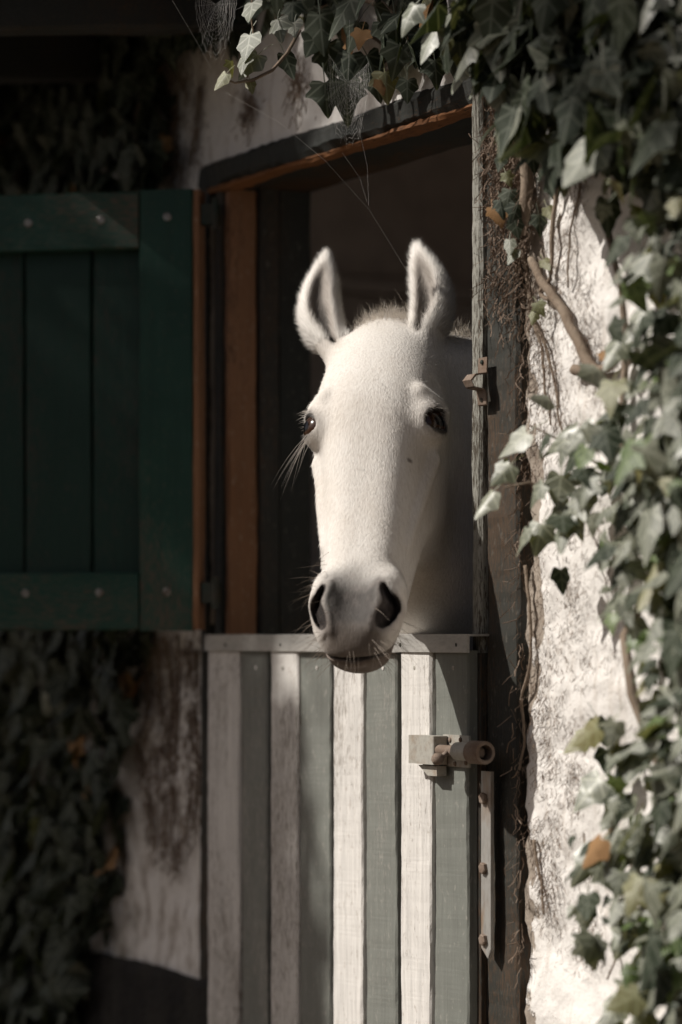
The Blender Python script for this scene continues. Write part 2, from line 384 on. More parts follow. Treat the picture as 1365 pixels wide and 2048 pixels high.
# left post: dark face on the wall, brown bare reveal, dark stop
ZD = 0.0
b = MB(); b.box(UL - 0.083, UL - 0.052, -0.010, 0.030, ZD, ZL + 0.010, 0.004, 2, 90, 0.003, 1.0); lp = b.build('door_post', M['frame'], stable)
b = MB(); b.box(UL - 0.036, UL - 0.004, -0.002, 0.030, ZD, ZL - 0.008, 0.004, 2, 90, 0.003, 4.0); b.build('post_board', M['frame'], lp)
b = MB(); b.box(UL - 0.050, UL - 0.038, -0.004, 0.02, 1.33, 2.10, 0.004, 2, 140, 0.004, 6.0); b.build('plaster_bead', M['cement'], lp)
b = MB(); b.box(UL - 0.003, UL + 0.012, 0.004, 0.066, ZD, ZL - 0.007, 0.004, 2, 90, 0.004, 5.0); b.build('reveal_board', M['bare'], lp)
b = MB(); b.box(UL - 0.003, UL + 0.024, 0.068, 0.108, ZD, ZL - 0.001, 0.004, 2, 60, 0.002, 9.0); b.build('door_stop', M['frame'], lp)
b = MB(); b.box(UL - 0.003, UL + 0.016, 0.110, TH, ZD, ZL - 0.001, 0.003, 2, 40, 0.002, 9.5); b.build('reveal_board', M['frame'], lp)
# right post
b = MB(); b.box(WU(977), UR1, -0.004, TH, ZD, 2.95 - 0.6, 0.006, 2, 140, 0.004, 12.0); rp = b.build('door_post', M['frame'], stable)
b = MB(); b.box(UR0, WU(977) - 0.001, -0.014, 0.05, ZD, 2.30, 0.005, 2, 160, 0.0022, 14.0); st = b.build('stop_strip', M['strip'], rp)
# metal strap with bolts on the strip
zs0, zs1 = WZ(970, 1905), WZ(970, 1540)
b = MB(); uS = WU(963, 0.025); uE = WU(982, 0.025)
b.add([(uS, -0.019, zs0 + .012), ((uS + uE) / 2 + .006, -0.019, zs0 - .004), (uE, -0.019, zs0 + .012), (uE, -0.019, zs1), (uS, -0.019, zs1),
       (uS, -0.025, zs0 + .012), ((uS + uE) / 2 + .006, -0.025, zs0 - .004), (uE, -0.025, zs0 + .012), (uE, -0.025, zs1), (uS, -0.025, zs1)],
      [(0, 1, 2, 3, 4), (9, 8, 7, 6, 5), (0, 5, 6, 1), (1, 6, 7, 2), (2, 7, 8, 3), (3, 8, 9, 4), (4, 9, 5, 0)])
b.build('metal_strap', M['steel'], rp)
for py in (1597, 1737, 1880):
    c = W(970, py, 0.025); q = MB(); q.lathe((c.x, -0.025, c.z), (0, -1, 0), [(0, .0001), (0, .0095), (.006, .0095), (.007, .0075), (.007, .0001)], 6)
    q.build('strap_bolt', M['rust'], rp)
# little bent latch keeper higher up on the strip
c = W(966, 762, 0.02); kb = MB(); w = 0.013
prof = [(0.0, 0.0375), (-0.001, 0.013), (-0.021, 0.010), (-0.030, 0.0), (-0.024, -0.010), (-0.004, -0.013), (-0.001, -0.0375)]
for i in range(len(prof) - 1):
    (y0, z0), (y1, z1) = prof[i], prof[i + 1]
    kb.add([(c.x - w, -.02 + y0, c.z + z0), (c.x + w, -.02 + y0, c.z + z0), (c.x + w, -.02 + y1, c.z + z1), (c.x - w, -.02 + y1, c.z + z1),
            (c.x - w, -.0175 + y0, c.z + z0 - .002), (c.x + w, -.0175 + y0, c.z + z0 - .002), (c.x + w, -.0175 + y1, c.z + z1 - .002), (c.x - w, -.0175 + y1, c.z + z1 - .002)],
           [(0, 1, 2, 3), (7, 6, 5, 4), (0, 4, 5, 1), (2, 6, 7, 3), (0, 3, 7, 4), (1, 5, 6, 2)])
kb.build('latch_keeper', M['rust'], rp)
for dz in (0.030, -0.030):
    q = MB(); q.lathe((c.x, -0.021, c.z + dz), (0, -1, 0), [(0, .004), (.002, .0035), (.003, .0001)], 8); q.build('screw', M['darkmetal'], rp)
# wedge of broken mortar behind the foot of the post, as in the photo
# ------------------------------------------------------------------ lower door
ld = empty('stable_half_door', (0, -0.02, 0.06)); tag(ld, 'closed lower half door of white and grey-green boards under the horse', 'door')
NF = 0.040                                     # front plane of the boards
edges = [(415, 481, 0), (483, 538, 1), (541, 598, 0), (600, 665, 1), (667, 728, 0), (732, 797, 1), (802, 866, 0), (870, 941, 1)]
ztop = WZ(690, 1302, NF); LDL = Vector(ld.location)
def sub(q, root): q.v = [tuple(Vector(p) - Vector(root.location)) for p in q.v]; return q
for i, (a, c, gr) in enumerate(edges):
    n = NF - (0.006 if gr else 0.0)
    u0, u1 = WU(a, n), WU(c, n)
    q = MB(); q.box(u0, u1 - 0.007, -n, -n + 0.022, 0.06, ztop + 0.004 - 0.002 * (i % 3), 0.0030, 2, 160, 0.0018, i * 2.3)
    o = sub(q, ld).build('board', M['bgreen' if gr else 'bwhite'], ld)
    for py in (1336,):
        c2 = W((a + c) / 2 - 4 + 6 * (i % 2), py, n); s = MB(); s.lathe((c2.x, -n + .0005, c2.z), (0, -1, 0), [(0, .004), (.0015, .0036), (.002, .0001)], 10)
        sub(s, ld).build('nail_head', M['bwhite' if gr else 'rustgrey'], o)
uA, uB = WU(415, NF), WU(941, NF)
q = MB(); q.box(uA + 0.002, uB - 0.008, -NF + 0.0235, -0.002, 0.07, ztop - 0.002, 0.002, 2, 4); sub(q, ld).build('backing', M['frame'], ld)  # dark sheet added to stop light through the board gaps
q = MB(); zc0 = WZ(690, 1304, NF + .006); zc1 = WZ(690, 1269, NF + .006)
q.box(uA - 0.002, uB, -NF - 0.005, -NF - 0.001, zc0, zc1, 0.0008, 0, 40, 0.0008, 3); q.box(uA - 0.002, uB, -NF - 0.0008, 0.010, zc1 - 0.0035, zc1 + 0.0002, 0.0008, 0, 40, 0.0006, 5)
cap = sub(q, ld).build('top_capping', M['galv'], ld)
for px in (912, 800, 560, 450):
    c2 = W(px, 1290, NF + .006); s = MB(); s.lathe((c2.x, -NF - .0045, c2.z), (0, -1, 0), [(0, .0035), (.0012, .003), (.0014, .0001)], 8)
    sub(s, ld).build('nail_head', M['darkmetal'], cap)
# hinges on the hidden left side
for zz in (0.35, 1.10):
    q = MB(); q.box(uA - 0.012, uA + 0.001, -0.030, -0.012, zz - .05, zz + .05, 0.003, 2, 2); sub(q, ld).build('hinge', M['darkmetal'], ld)
# bolt lock
def px_box(q, x0, x1, y0, y1, n0, n1, c=0.001):
    A = W(x0, y0, n1); B = W(x1, y1, n1); q.box(A.x, B.x, -n1, -n0, B.z, A.z, c, 2, 1); return q
q = MB(); px_box(q, 886, 938, 1469, 1536, NF - 0.006, NF - 0.001); lock = sub(q, ld).build('lock_plate', M['rustgrey'], ld)
q = MB(); px_box(q, 817, 867, 1470, 1530, NF, NF + 0.027, 0.0015); sub(q, ld).build('guard_box', M['rustgrey'], lock)
q = MB(); A = W(835, 1530, NF + .02); B = W(872, 1553, NF + .02)
q.add([(A.x, -NF, A.z), (B.x, -NF, A.z), (B.x, -NF, B.z), (A.x + .03, -NF, B.z), (A.x, -NF - .018, A.z), (B.x, -NF - .018, A.z), (B.x, -NF - .018, B.z), (A.x + .03, -NF - .018, B.z)],
      [(0, 1, 2, 3), (7, 6, 5, 4), (0, 4, 5, 1), (1, 5, 6, 2), (2, 6, 7, 3), (3, 7, 4, 0)])
sub(q, ld).build('guard_bracket', M['rustgrey'], lock)
cz = WZ(905, 1502, NF + .018); nb = NF + 0.016
xa, xb = WU(868, nb), WU(962, nb)
q = MB(); q.lathe((xa - .02, -nb, cz), (1, 0, 0), [(0, .0001), (0, .0085), (xb - xa + .02, .0085), (xb - xa + .022, .007), (xb - xa + .022, .0001)], 16)
sub(q, ld).build('bolt_rod', M['rust'], lock, True)
q = MB(); q.lathe((xa + .075, -nb, cz), (1, 0, 0), [(0, .0095), (0, .0145), (.055, .0145), (.055, .0095), (0, .0095)], 18); sub(q, ld).build('bolt_sleeve', M['rustgrey'], lock)
q = MB(); x2 = WU(936, nb)
q.lathe((x2, -nb, cz), (1, 0, 0), [(0.014, .012), (0.014, .0165), (.016, .0185), (.052, .0185), (.054, .0175), (.054, .0125), (.02, .012), (0.014, .012)], 22)
sub(q, ld).build('keeper_tube', M['rust'], lock)
q = MB(); kx = xa + .055
q.tube([(kx, -nb - .004, cz), (kx, -nb - .018, cz - .010)], .0042, 8); q.lathe((kx, -nb - .034, cz - .018), (0, 0.8, 0.45), [(0, .0001), (.002, .006), (.006, .0095), (.011, .0105), (.016, .0085), (.020, .005), (.022, .0001)], 14)
sub(q, ld).build('bolt_knob', M['rust'], lock, True)
for (x, y) in ((890, 1479), (900, 1480), (921, 1480), (932, 1526), (910, 1528), (888, 1524)):
    c2 = W(x, y, NF); s = MB(); s.lathe((c2.x, -NF + .001, c2.z), (0, -1, 0), [(0, .0042), (.002, .0036), (.003, .0001)], 10); sub(s, ld).build('screw', M['rust'], lock)

# ------------------------------------------------------------------ upper door, swung open
H0 = W(425, 1262, 0.03)
LD_DIR = (RT * -0.982 + V * 0.19).normalized()
ud = empty('open_upper_door', (H0.x, H0.y, H0.z - 0.004), math.atan2(LD_DIR.y, LD_DIR.x))
tag(ud, 'dark green ledged upper door swung open at the left', 'door')
UY = Vector((-LD_DIR.y, LD_DIR.x, 0))
def Lf(px, py, off=0.0):
    k = (px - 682.5) / F; d = V + RT * k; P0 = Vector((H0.x, H0.y, 0)) + UY * off
    # intersect the ray with the door plane
    t = (P0 - Vector((CAM.x, CAM.y, 0))).dot(UY) / d.dot(UY)
    q = Vector((CAM.x, CAM.y, 0)) + d * t
    return (q - Vector((H0.x, H0.y, 0))).dot(LD_DIR), EYE - (py - HZ) / F * t - ud.location.z
x_e = Lf(400, 0, .03)[0]; x_s = Lf(386, 0, .03)[0]; x_i = Lf(279, 0, .03)[0]
zb = Lf(300, 1262, .03)[1]; zt = Lf(300, 380, .03)[1]; XL = 0.93
# planks behind (local +y faces the camera)
bounds = [x_i - 0.06]
for px in (186, 51, -86, -222, -356): bounds.append(Lf(px, 0, .0)[0])
bounds.append(XL)
for i in range(len(bounds) - 1):
    q = MB(); q.box(bounds[i] + 0.0025, bounds[i + 1] - 0.0025, -0.012, 0.008, zb + 0.004, zt - 0.004, 0.003, 2, 40, 0.001, 20 + i * 1.7)
    q.build('plank', M['panel'], ud)
q = MB(); q.box(x_i - 0.05, XL - 0.004, -0.020, -0.0125, zb + 0.006, zt - 0.006, 0.001, 2, 1); q.build('back_lining', M['panel'], ud)  # added behind the planks to keep light from leaking through the joints
q = MB(); q.box(x_s, x_i, 0.009, 0.034, zb, zt, 0.003, 2, 60, 0.0015, 31); so = q.build('stile', M['leaf_door'], ud)
q = MB(); q.box(XL - 0.09, XL, 0.009, 0.034, zb, zt, 0.003, 2, 20, 0.001, 37); q.build('stile', M['leaf_door'], ud)
q = MB(); q.box(x_e, x_s - 0.0008, -0.012, 0.0335, zb + .002, zt - .002, 0.003, 2, 60, 0.0018, 33); q.build('edge_strip', M['bare'], ud)
r1 = Lf(150, 500, .03)[1]; r2 = Lf(150, 1146, .03)[1]
q = MB(); q.box(x_i + 0.0012, XL - 0.0912, 0.009, 0.034, r1, zt - 0.001, 0.003, 0, 60, 0.0015, 41); ra = q.build('rail', M['leaf_door_h'], ud)
q = MB(); q.box(x_i + 0.0012, XL - 0.0912, 0.009, 0.034, zb + 0.001, r2, 0.003, 0, 60, 0.0015, 47); rb_ = q.build('rail', M['leaf_door_h'], ud)
for px, py, par in ((335, 433, so), (202, 439, ra), (57, 446, ra), (334, 1184, so), (199, 1186, rb_), (51, 1187, rb_), (-90, 1188, rb_), (-90, 452, ra)):
    a, z = Lf(px, py, .034); s = MB(); s.lathe((a, .0335, z), (0, 1, 0), [(0, .0082), (.002, .0078), (.0032, .0055), (.0022, .0030), (.0022, .0001)], 16)
    s.build('screw_head', M['screw'], par, True)
for py in (432, 1186):
    z = Lf(420, py, 0)[1]
    q = MB(); q.box(-0.016, x_e - 0.001, -0.004, 0.030, z - 0.019, z + 0.019, 0.002, 2, 1); q.tube([(-0.012, 0.026, z - .03), (-0.012, 0.026, z + .03)], .007, 10)
    q.build('hinge', M['darkmetal'], ud)

# ================================================================== the horse
TILT, ROLL, YAW, SC = R(28), R(4.3), R(11.5), 0.985
TOW = -V
def cvec(x, y, z): return RT * x + TOW * y + Vector((0, 0, z))
HZa = cvec(math.sin(ROLL), -math.sin(TILT), math.cos(TILT)).normalized()
n0 = cvec(0, math.cos(TILT), math.sin(TILT)); n0 = (n0 - HZa * n0.dot(HZa)).normalized()
s0 = cvec(1, 0, 0); s0 = (s0 - HZa * s0.dot(HZa)); s0 = (s0 - n0 * s0.dot(n0)).normalized()
HYa = (n0 * math.cos(YAW) - s0 * math.sin(YAW)).normalized()
HXa = (s0 * math.cos(YAW) + n0 * math.sin(YAW)).normalized()
CHIN_H = Vector((0.0, -0.02, -0.545)); CHIN_W = W(711, 1210, 0.25)
HO = CHIN_W - (HXa * CHIN_H.x + HYa * CHIN_H.y + HZa * CHIN_H.z) * SC
HMAT = np.array([[HXa.x, HYa.x, HZa.x], [HXa.y, HYa.y, HZa.y], [HXa.z, HYa.z, HZa.z]]) * SC
def h2w(P): return np.asarray(P) @ HMAT.T + np.array(HO)
def w2h(p):
    d = Vector(p) - HO; return np.array([d.dot(HXa), d.dot(HYa), d.dot(HZa)]) / SC

def smin(a, b, k):
    h = np.clip(0.5 + 0.5 * (b - a) / k, 0, 1); return b + (a - b) * h - k * h * (1 - h)
def smax(a, b, k): return -smin(-a, -b, k)
def ell(P, c, r, rot=None):
    Q = [P[i] - c[i] for i in range(3)]
    if rot is not None:
        rot = np.asarray(rot); Q = [rot[i][0] * Q[0] + rot[i][1] * Q[1] + rot[i][2] * Q[2] for i in range(3)]
    k0 = np.sqrt((Q[0] / r[0]) ** 2 + (Q[1] / r[1]) ** 2 + (Q[2] / r[2]) ** 2)
    k1 = np.sqrt((Q[0] / r[0] ** 2) ** 2 + (Q[1] / r[1] ** 2) ** 2 + (Q[2] / r[2] ** 2) ** 2) + 1e-9
    return k0 * (k0 - 1) / k1
def cap(P, a, b, ra, rb):
    a = np.asarray(a, float); b = np.asarray(b, float); d = b - a; L2 = (d * d).sum()
    t = np.clip(((P[0] - a[0]) * d[0] + (P[1] - a[1]) * d[1] + (P[2] - a[2]) * d[2]) / L2, 0, 1)
    return np.sqrt((P[0] - a[0] - t * d[0]) ** 2 + (P[1] - a[1] - t * d[1]) ** 2 + (P[2] - a[2] - t * d[2]) ** 2) - (ra + (rb - ra) * t)
def rotm(ax, ay, az):
    e = Matrix.Rotation(az, 3, 'Z') @ Matrix.Rotation(ay, 3, 'Y') @ Matrix.Rotation(ax, 3, 'X'); return np.array(e.transposed())
def crv(z, xs, ys):
    xs = np.array(xs); ys = np.array(ys); o = np.argsort(xs); xs = xs[o]; ys = ys[o]
    # smooth (cosine-free) cubic interpolation
    m = np.gradient(ys, xs); i = np.clip(np.searchsorted(xs, z) - 1, 0, len(xs) - 2)
    h = xs[i + 1] - xs[i]; t = np.clip((z - xs[i]) / h, 0, 1)
    return ((1 + 2 * t) * (1 - t) ** 2) * ys[i] + t * (1 - t) ** 2 * h * m[i] + t * t * (3 - 2 * t) * ys[i + 1] + t * t * (t - 1) * h * m[i + 1]

ZS = [0.06, 0.03, 0.0, -0.06, -0.115, -0.155, -0.19, -0.23, -0.30, -0.345, -0.40, -0.47, -0.505, -0.53, -0.555, -0.58, -0.60, -0.615, -0.628, -0.636]
WS = [0.02, 0.055, 0.075, 0.093, 0.106, 0.111, 0.108, 0.099, 0.089, 0.083, 0.076, 0.069, 0.067, 0.065, 0.063, 0.060, 0.054, 0.046, 0.032, 0.010]
FS = [-0.12, -0.085, -0.055, -0.014, 0.004, 0.009, 0.008, 0.003, -0.006, -0.010, -0.012, -0.010, -0.008, -0.006, -0.003, -0.004, -0.011, -0.020, -0.032, -0.045]
BS = [-0.16, -0.175, -0.185, -0.20, -0.21, -0.215, -0.215, -0.21, -0.180, -0.155, -0.132, -0.120, -0.117, -0.120, -0.114, -0.106, -0.095, -0.085, -0.072, -0.055]

EYE_C = (0.0900, -0.050, -0.196); EYE_R = 0.0285
EARS = {}
def ear_frame(side):
    # base, up, opening directions of each ear in the head frame (x = picture right)
    if side < 0: base = np.array([-0.080, -0.085, -0.022]); up = np.array([-0.22, 0.05, 1.0]); op = np.array([0.10, 1.0, 0.1])
    else: base = np.array([0.062, -0.085, -0.016]); up = np.array([-0.06, 0.05, 1.0]); op = np.array([-0.30, 1.0, 0.1])
    up = up / np.linalg.norm(up); op = op - up * (op @ up); op /= np.linalg.norm(op); lat = np.cross(op, up)
    if lat[0] < 0: lat = -lat
    return base, up, op, lat
def ear_sdf(P, side, inner=False):
    base, up, op, lat = ear_frame(side)
    Q = [P[i] - base[i] for i in range(3)]
    z = Q[0] * up[0] + Q[1] * up[1] + Q[2] * up[2]; y = Q[0] * op[0] + Q[1] * op[1] + Q[2] * op[2]; x = (Q[0] * lat[0] + Q[1] * lat[1] + Q[2] * lat[2]) * side
    H = 0.208
    cx = crv(z, [-0.05, 0.0, 0.05, 0.09, 0.13, 0.165, H], [-0.012, 0.004, 0.018, 0.020, 0.013, 0.003, -0.010])   # outward bow, tip curls in
    if not inner:
        w = crv(z, [-0.05, 0.0, 0.03, 0.07, 0.11, 0.145, 0.180, H], [0.021, 0.025, 0.030, 0.0325, 0.0305, 0.0245, 0.014, 0.003])
        d = crv(z, [-0.05, 0.0, 0.05, 0.10, 0.15, H], [0.026, 0.030, 0.032, 0.027, 0.016, 0.002])
        q = np.sqrt(((x - cx) / w) ** 2 + (y / d) ** 2)
        return np.maximum((q - 1) * np.minimum(w, d), np.maximum(z - H, -0.05 - z))
    w = crv(z, [-0.01, 0.025, 0.05, 0.09, 0.13, 0.17, H], [0.0, 0.008, 0.0155, 0.0185, 0.0155, 0.007, -0.004])
    q = np.sqrt(((x - cx + 0.002) / np.maximum(w, 1e-3)) ** 2 + ((y - 0.024) / (np.maximum(w, 1e-3) * 1.25)) ** 2)
    return np.where(w > 0.0012, (q - 1) * np.maximum(w, 1e-3), 0.05)

NK = {}
for nm, p in dict(c0=(0.24, 0.03, 1.80), c1=(0.22, 0.56, 1.66), m0=(0.25, 0.02, 1.58), m1=(0.10, 0.62, 1.38), t0=(0.285, 0.0, 1.44), t1=(0.02, 0.52, 1.12)).items(): NK[nm] = w2h(p)

NK_T2 = w2h((0.01, 0.40, 1.20))
def head_sdf(P):
    x, y, z = P; ax = np.abs(x)
    w = crv(z, ZS, WS); f = crv(z, ZS, FS); bk = crv(z, ZS, BS)
    cy = (f + bk) / 2; d = (f - bk) / 2
    taper = crv(z, [0.06, -0.05, -0.15, -0.22, -0.30, -0.40, -0.48, -0.56, -0.66], [0.1, 0.06, 0.04, 0.10, 0.22, 0.26, 0.20, 0.10, 0.04])
    rel = np.clip((y - cy) / d, -1.2, 1.2)
    we = w * (1 - taper * rel); p = crv(z, [0.06, -0.10, -0.22, -0.30, -0.46, -0.54, -0.66], [2.3, 2.3, 2.6, 3.1, 3.0, 2.5, 2.2])
    q = ((ax / we) ** p + (np.abs(y - cy) / d) ** p) ** (1 / p)
    s = (q - 1) * np.minimum(we, d)
    s = np.maximum(s, np.maximum(z - 0.05, -0.637 - z))
    PA = [ax, y, z]
    # jowl, orbit, brow, crest, nostril wing, chin
    s = smin(s, ell(PA, (0.056, -0.150, -0.268), (0.044, 0.102, 0.122)), 0.020)
    s = smin(s, ell(PA, (0.0880, -0.056, -0.186), (0.030, 0.042, 0.042)), 0.022)
    s = smin(s, cap(PA, (0.078, -0.020, -0.150), (0.108, -0.066, -0.162), 0.010, 0.009), 0.018)
    s = smin(s, cap(PA, (0.094, -0.080, -0.245), (0.066, -0.060, -0.415), 0.0145, 0.008), 0.011)
    s = smax(s, -ell(PA, (0.114, -0.034, -0.285), (0.024, 0.034, 0.062)), 0.026)          # hollow between eye and nose
    s = smax(s, -ell(PA, (0.108, -0.034, -0.115), (0.011, 0.018, 0.016)), 0.020)          # hollow above the eye
    s = smax(s, -ell(PA, (0.096, -0.012, -0.462), (0.026, 0.045, 0.05)), 0.030)            # narrowing behind the nostril
    s = smin(s, ell(PA, (0.046, -0.034, -0.532), (0.028, 0.034, 0.052), rotm(0, R(10), 0)), 0.026)
    s = smin(s, ell(PA, (0.036, -0.012, -0.555), (0.016, 0.018, 0.046), rotm(0, R(14), 0)), 0.014)
    s = smax(s, -ell(PA, (0.0, 0.010, -0.535), (0.018, 0.014, 0.055)), 0.018)             # dip between the nostrils
    s = smin(s, ell(PA, (0.0, -0.042, -0.590), (0.054, 0.036, 0.040)), 0.020)             # upper lip
    # mouth slit, lower lip and chin behind it
    nsl = np.array([0.0, 0.78, 0.62]); nsl /= np.linalg.norm(nsl)
    sl = np.abs(((y + 0.060) * nsl[1] + (z + 0.604) * nsl[2])) - 0.0028
    sl = np.maximum(sl, -(z + 0.80)); sl = np.maximum(sl, z + 0.545)
    low = ell(PA, (0.0, -0.078, -0.606), (0.048, 0.028, 0.026)); low = smin(low, ell(PA, (0.0, -0.105, -0.580), (0.042, 0.030, 0.036)), 0.02)
    s = smin(s, low, 0.012)
    s = smax(s, -sl, 0.004)
    # nostrils: comma-shaped, wide below
    nh = ell(PA, (0.0545, 0.004, -0.566), (0.0072, 0.040, 0.030), rotm(R(-8), R(24), R(12)))
    nh = smin(nh, ell(PA, (0.0560, -0.004, -0.540), (0.0050, 0.030, 0.020), rotm(0, R(-18), R(16))), 0.006)
    rim = np.abs(nh) - 0.0010
    s = smin(s, np.maximum(nh - 0.0075, s - 0.0025), 0.010)
    s = smax(s, -nh, 0.005)
    # eye opening
    ec = EYE_C; dirE = np.array([0.82, 0.55, 0.05]); dirE /= np.linalg.norm(dirE)
    eo = ell(PA, (ec[0] + dirE[0] * 0.020, ec[1] + dirE[1] * 0.020, ec[2] + 0.001), (0.030, 0.0270, 0.0168), rotm(R(-20), 0, R(34)))
    lid = np.sqrt((ax - ec[0]) ** 2 + (y - ec[1]) ** 2 + (z - ec[2]) ** 2) - (EYE_R + 0.0035)
    s = smin(s, lid, 0.010)
    s = smax(s, -eo, 0.004)
    # neck
    N = smin(cap(P, w2h_c[0], NK['c1'], 0.085, 0.10), cap(P, w2h_c[1], NK['m1'], 0.105, 0.15), 0.08)
    N = smin(N, cap(P, w2h_c[2], NK['t1'], 0.085, 0.19), 0.07)
    N = smin(N, cap(P, (0.0, -0.185, -0.30), NK_T2, 0.055, 0.22), 0.06)
    s = smin(s, N, 0.045)
    s = smin(s, ell(P, (0.004, -0.105, 0.012), (0.045, 0.04, 0.030)), 0.02)      # hair-covered poll
    # ears
    for sd_ in (-1, 1):
        s = smin(s, ear_sdf(P, sd_), 0.016)
        s = smax(s, -ear_sdf(P, sd_, True), 0.005)
    return s
w2h_c = [np.array([0.0, -0.125, -0.045]), np.array([0.0, -0.15, -0.16]), np.array([0.0, -0.19, -0.26])]

def surface_nets(vol, org, h):
    nx, ny, nz = vol.shape; ins = vol < 0
    c = [ins[i:nx - 1 + i, j:ny - 1 + j, k:nz - 1 + k] for i in (0, 1) for j in (0, 1) for k in (0, 1)]
    cnt = sum(a.astype(np.int8) for a in c); act = (cnt > 0) & (cnt < 8)
    idx = np.argwhere(act); lut = -np.ones(act.shape, np.int64); lut[tuple(idx.T)] = np.arange(len(idx))
    acc = np.zeros((len(idx), 3)); num = np.zeros(len(idx))
    cor = [np.array((i, j, k)) for i in (0, 1) for j in (0, 1) for k in (0, 1)]
    val = [vol[idx[:, 0] + q[0], idx[:, 1] + q[1], idx[:, 2] + q[2]] for q in cor]
    for a in range(8):
        for b_ in range(a + 1, 8):
            dd = cor[b_] - cor[a]
            if np.abs(dd).sum() != 1: continue
            m = (val[a] < 0) != (val[b_] < 0)
            t = val[a][m] / (val[a][m] - val[b_][m]); acc[m] += cor[a] + t[:, None] * dd; num[m] += 1
    v = (idx + acc / num[:, None]) * h + org
    F_ = []
    for ax in range(3):
        sl0 = [slice(None)] * 3; sl1 = [slice(None)] * 3; sl0[ax] = slice(0, -1); sl1[ax] = slice(1, None)
        cr = ins[tuple(sl0)] != ins[tuple(sl1)]; e = np.argwhere(cr); o1, o2 = [i for i in range(3) if i != ax]
        ok = (e[:, o1] > 0) & (e[:, o2] > 0) & (e[:, o1] < vol.shape[o1] - 1) & (e[:, o2] < vol.shape[o2] - 1); e = e[ok]
        def g(a, b_): q = e.copy(); q[:, o1] -= a; q[:, o2] -= b_; return lut[tuple(q.T)]
        qd = np.stack([g(1, 1), g(0, 1), g(0, 0), g(1, 0)], 1); fl = ins[tuple(e.T)]
        if ax == 1: fl = ~fl
        qd[~fl] = qd[~fl][:, ::-1]; F_.append(qd)
    return v, np.concatenate(F_)

def grid(lo, hi, h):
    ax = [np.arange(lo[i], hi[i], h, dtype=np.float32) for i in range(3)]
    return np.meshgrid(*ax, indexing='ij')
hh = 0.0031
lo = np.array([-0.17, -0.60, -0.70]); hi = np.array([0.44, 0.05, 0.20])
P = grid(lo, hi, hh); vol = head_sdf(P).astype(np.float32)
# open end of the neck is closed inside the stall
hv, hf = surface_nets(vol, lo, hh); del vol, P
# relax a little
def relax(v, f, it, lam=0.5):
    n = len(v); e = np.concatenate([f[:, [0, 1]], f[:, [1, 2]], f[:, [2, 3]], f[:, [3, 0]]])
    for _ in range(it):
        a = np.zeros_like(v); k = np.zeros(n)
        for i in range(3): a[:, i] = np.bincount(e[:, 0], v[e[:, 1], i], n) + np.bincount(e[:, 1], v[e[:, 0], i], n)
        k = np.bincount(e[:, 0], minlength=n) + np.bincount(e[:, 1], minlength=n)
        v = v + lam * (a / k[:, None] - v)
    return v
hv = relax(hv, hf, 2)
hw = h2w(hv)
hf = hf[:, ::-1]                                   # the head frame is mirrored
# trunk and legs, mostly hidden in the stall
CX = 0.14
def body_sdf(P):
    s = ell(P, (CX, 0.82, 1.13), (0.25, 0.34, 0.33)); s = smin(s, ell(P, (CX, 1.45, 1.12), (0.29, 0.75, 0.31)), 0.12)
    s = smin(s, ell(P, (CX, 2.05, 1.18), (0.27, 0.36, 0.31)), 0.12)
    s = smin(s, cap(P, (0.14, 0.50, 1.48), (CX, 0.95, 1.28), 0.17, 0.22), 0.12)
    s = smin(s, cap(P, (0.05, 0.45, 1.20), (CX, 0.78, 1.08), 0.14, 0.20), 0.12)
    for sx in (-1, 1):
        x0 = CX + sx * 0.14
        s = smin(s, cap(P, (x0, 0.78, 0.95), (x0, 0.74, 0.52), 0.085, 0.048), 0.05); s = smin(s, cap(P, (x0, 0.74, 0.52), (x0, 0.74, 0.18), 0.046, 0.034), 0.03)
        s = smin(s, cap(P, (x0, 0.74, 0.18), (x0, 0.69, 0.06), 0.040, 0.055), 0.03)
        s = smin(s, cap(P, (x0, 2.05, 1.0), (x0, 1.98, 0.72), 0.14, 0.09), 0.06); s = smin(s, cap(P, (x0, 1.98, 0.72), (x0, 2.22, 0.50), 0.085, 0.052), 0.04)
        s = smin(s, cap(P, (x0, 2.22, 0.50), (x0, 2.18, 0.18), 0.050, 0.036), 0.03); s = smin(s, cap(P, (x0, 2.18, 0.18), (x0, 2.13, 0.06), 0.040, 0.055), 0.03)
    s = smin(s, cap(P, (CX, 2.38, 1.28), (CX, 2.50, 0.62), 0.045, 0.07), 0.03)
    return np.maximum(s, 0.021 - P[2])
P = grid((-0.30, 0.2, -0.02), (0.60, 2.65, 1.75), 0.02); bv, bf = surface_nets(body_sdf(P), np.array([-0.30, 0.2, -0.02]), 0.02)
bv = relax(bv, bf, 1)
print('horse', len(hv), len(bv))

# skin colour: grey muzzle, dark eye rims; nostril and ear hollows darkened in the colour
x, y, z = hv.T; ax = np.abs(x); PA = [ax, y, z]
base = np.array([0.72, 0.69, 0.65]); C = np.tile(base, (len(hv), 1))
def blend(mask, colr): 
    global C
    m = np.clip(mask, 0, 1)[:, None]; C = C * (1 - m) + np.array(colr) * m
def sstep(a, b_, t): u = np.clip((t - a) / (b_ - a), 0, 1); return u * u * (3 - 2 * u)
vn = np.array([mnoise.noise(Vector(p) * 26) for p in hv]); vn2 = np.array([mnoise.noise(Vector(p) * 70) for p in hv])
mz = sstep(-0.462, -0.535, z + 0.016 * vn) * sstep(0.070, 0.03, ax + 0.006 * vn) * sstep(-0.12, -0.06, y)
blend(0.97 * mz, (0.055, 0.050, 0.047))
lipn = sstep(-0.575, -0.620, z + 0.010 * vn); blend(0.30 * lipn, (0.30, 0.24, 0.195))
low = sstep(0.0, 0.006, -((y + 0.060) * 0.78 + (z + 0.604) * 0.62) / 0.9964) * sstep(-0.54, -0.56, z); blend(0.92 * low, (0.125, 0.095, 0.075))
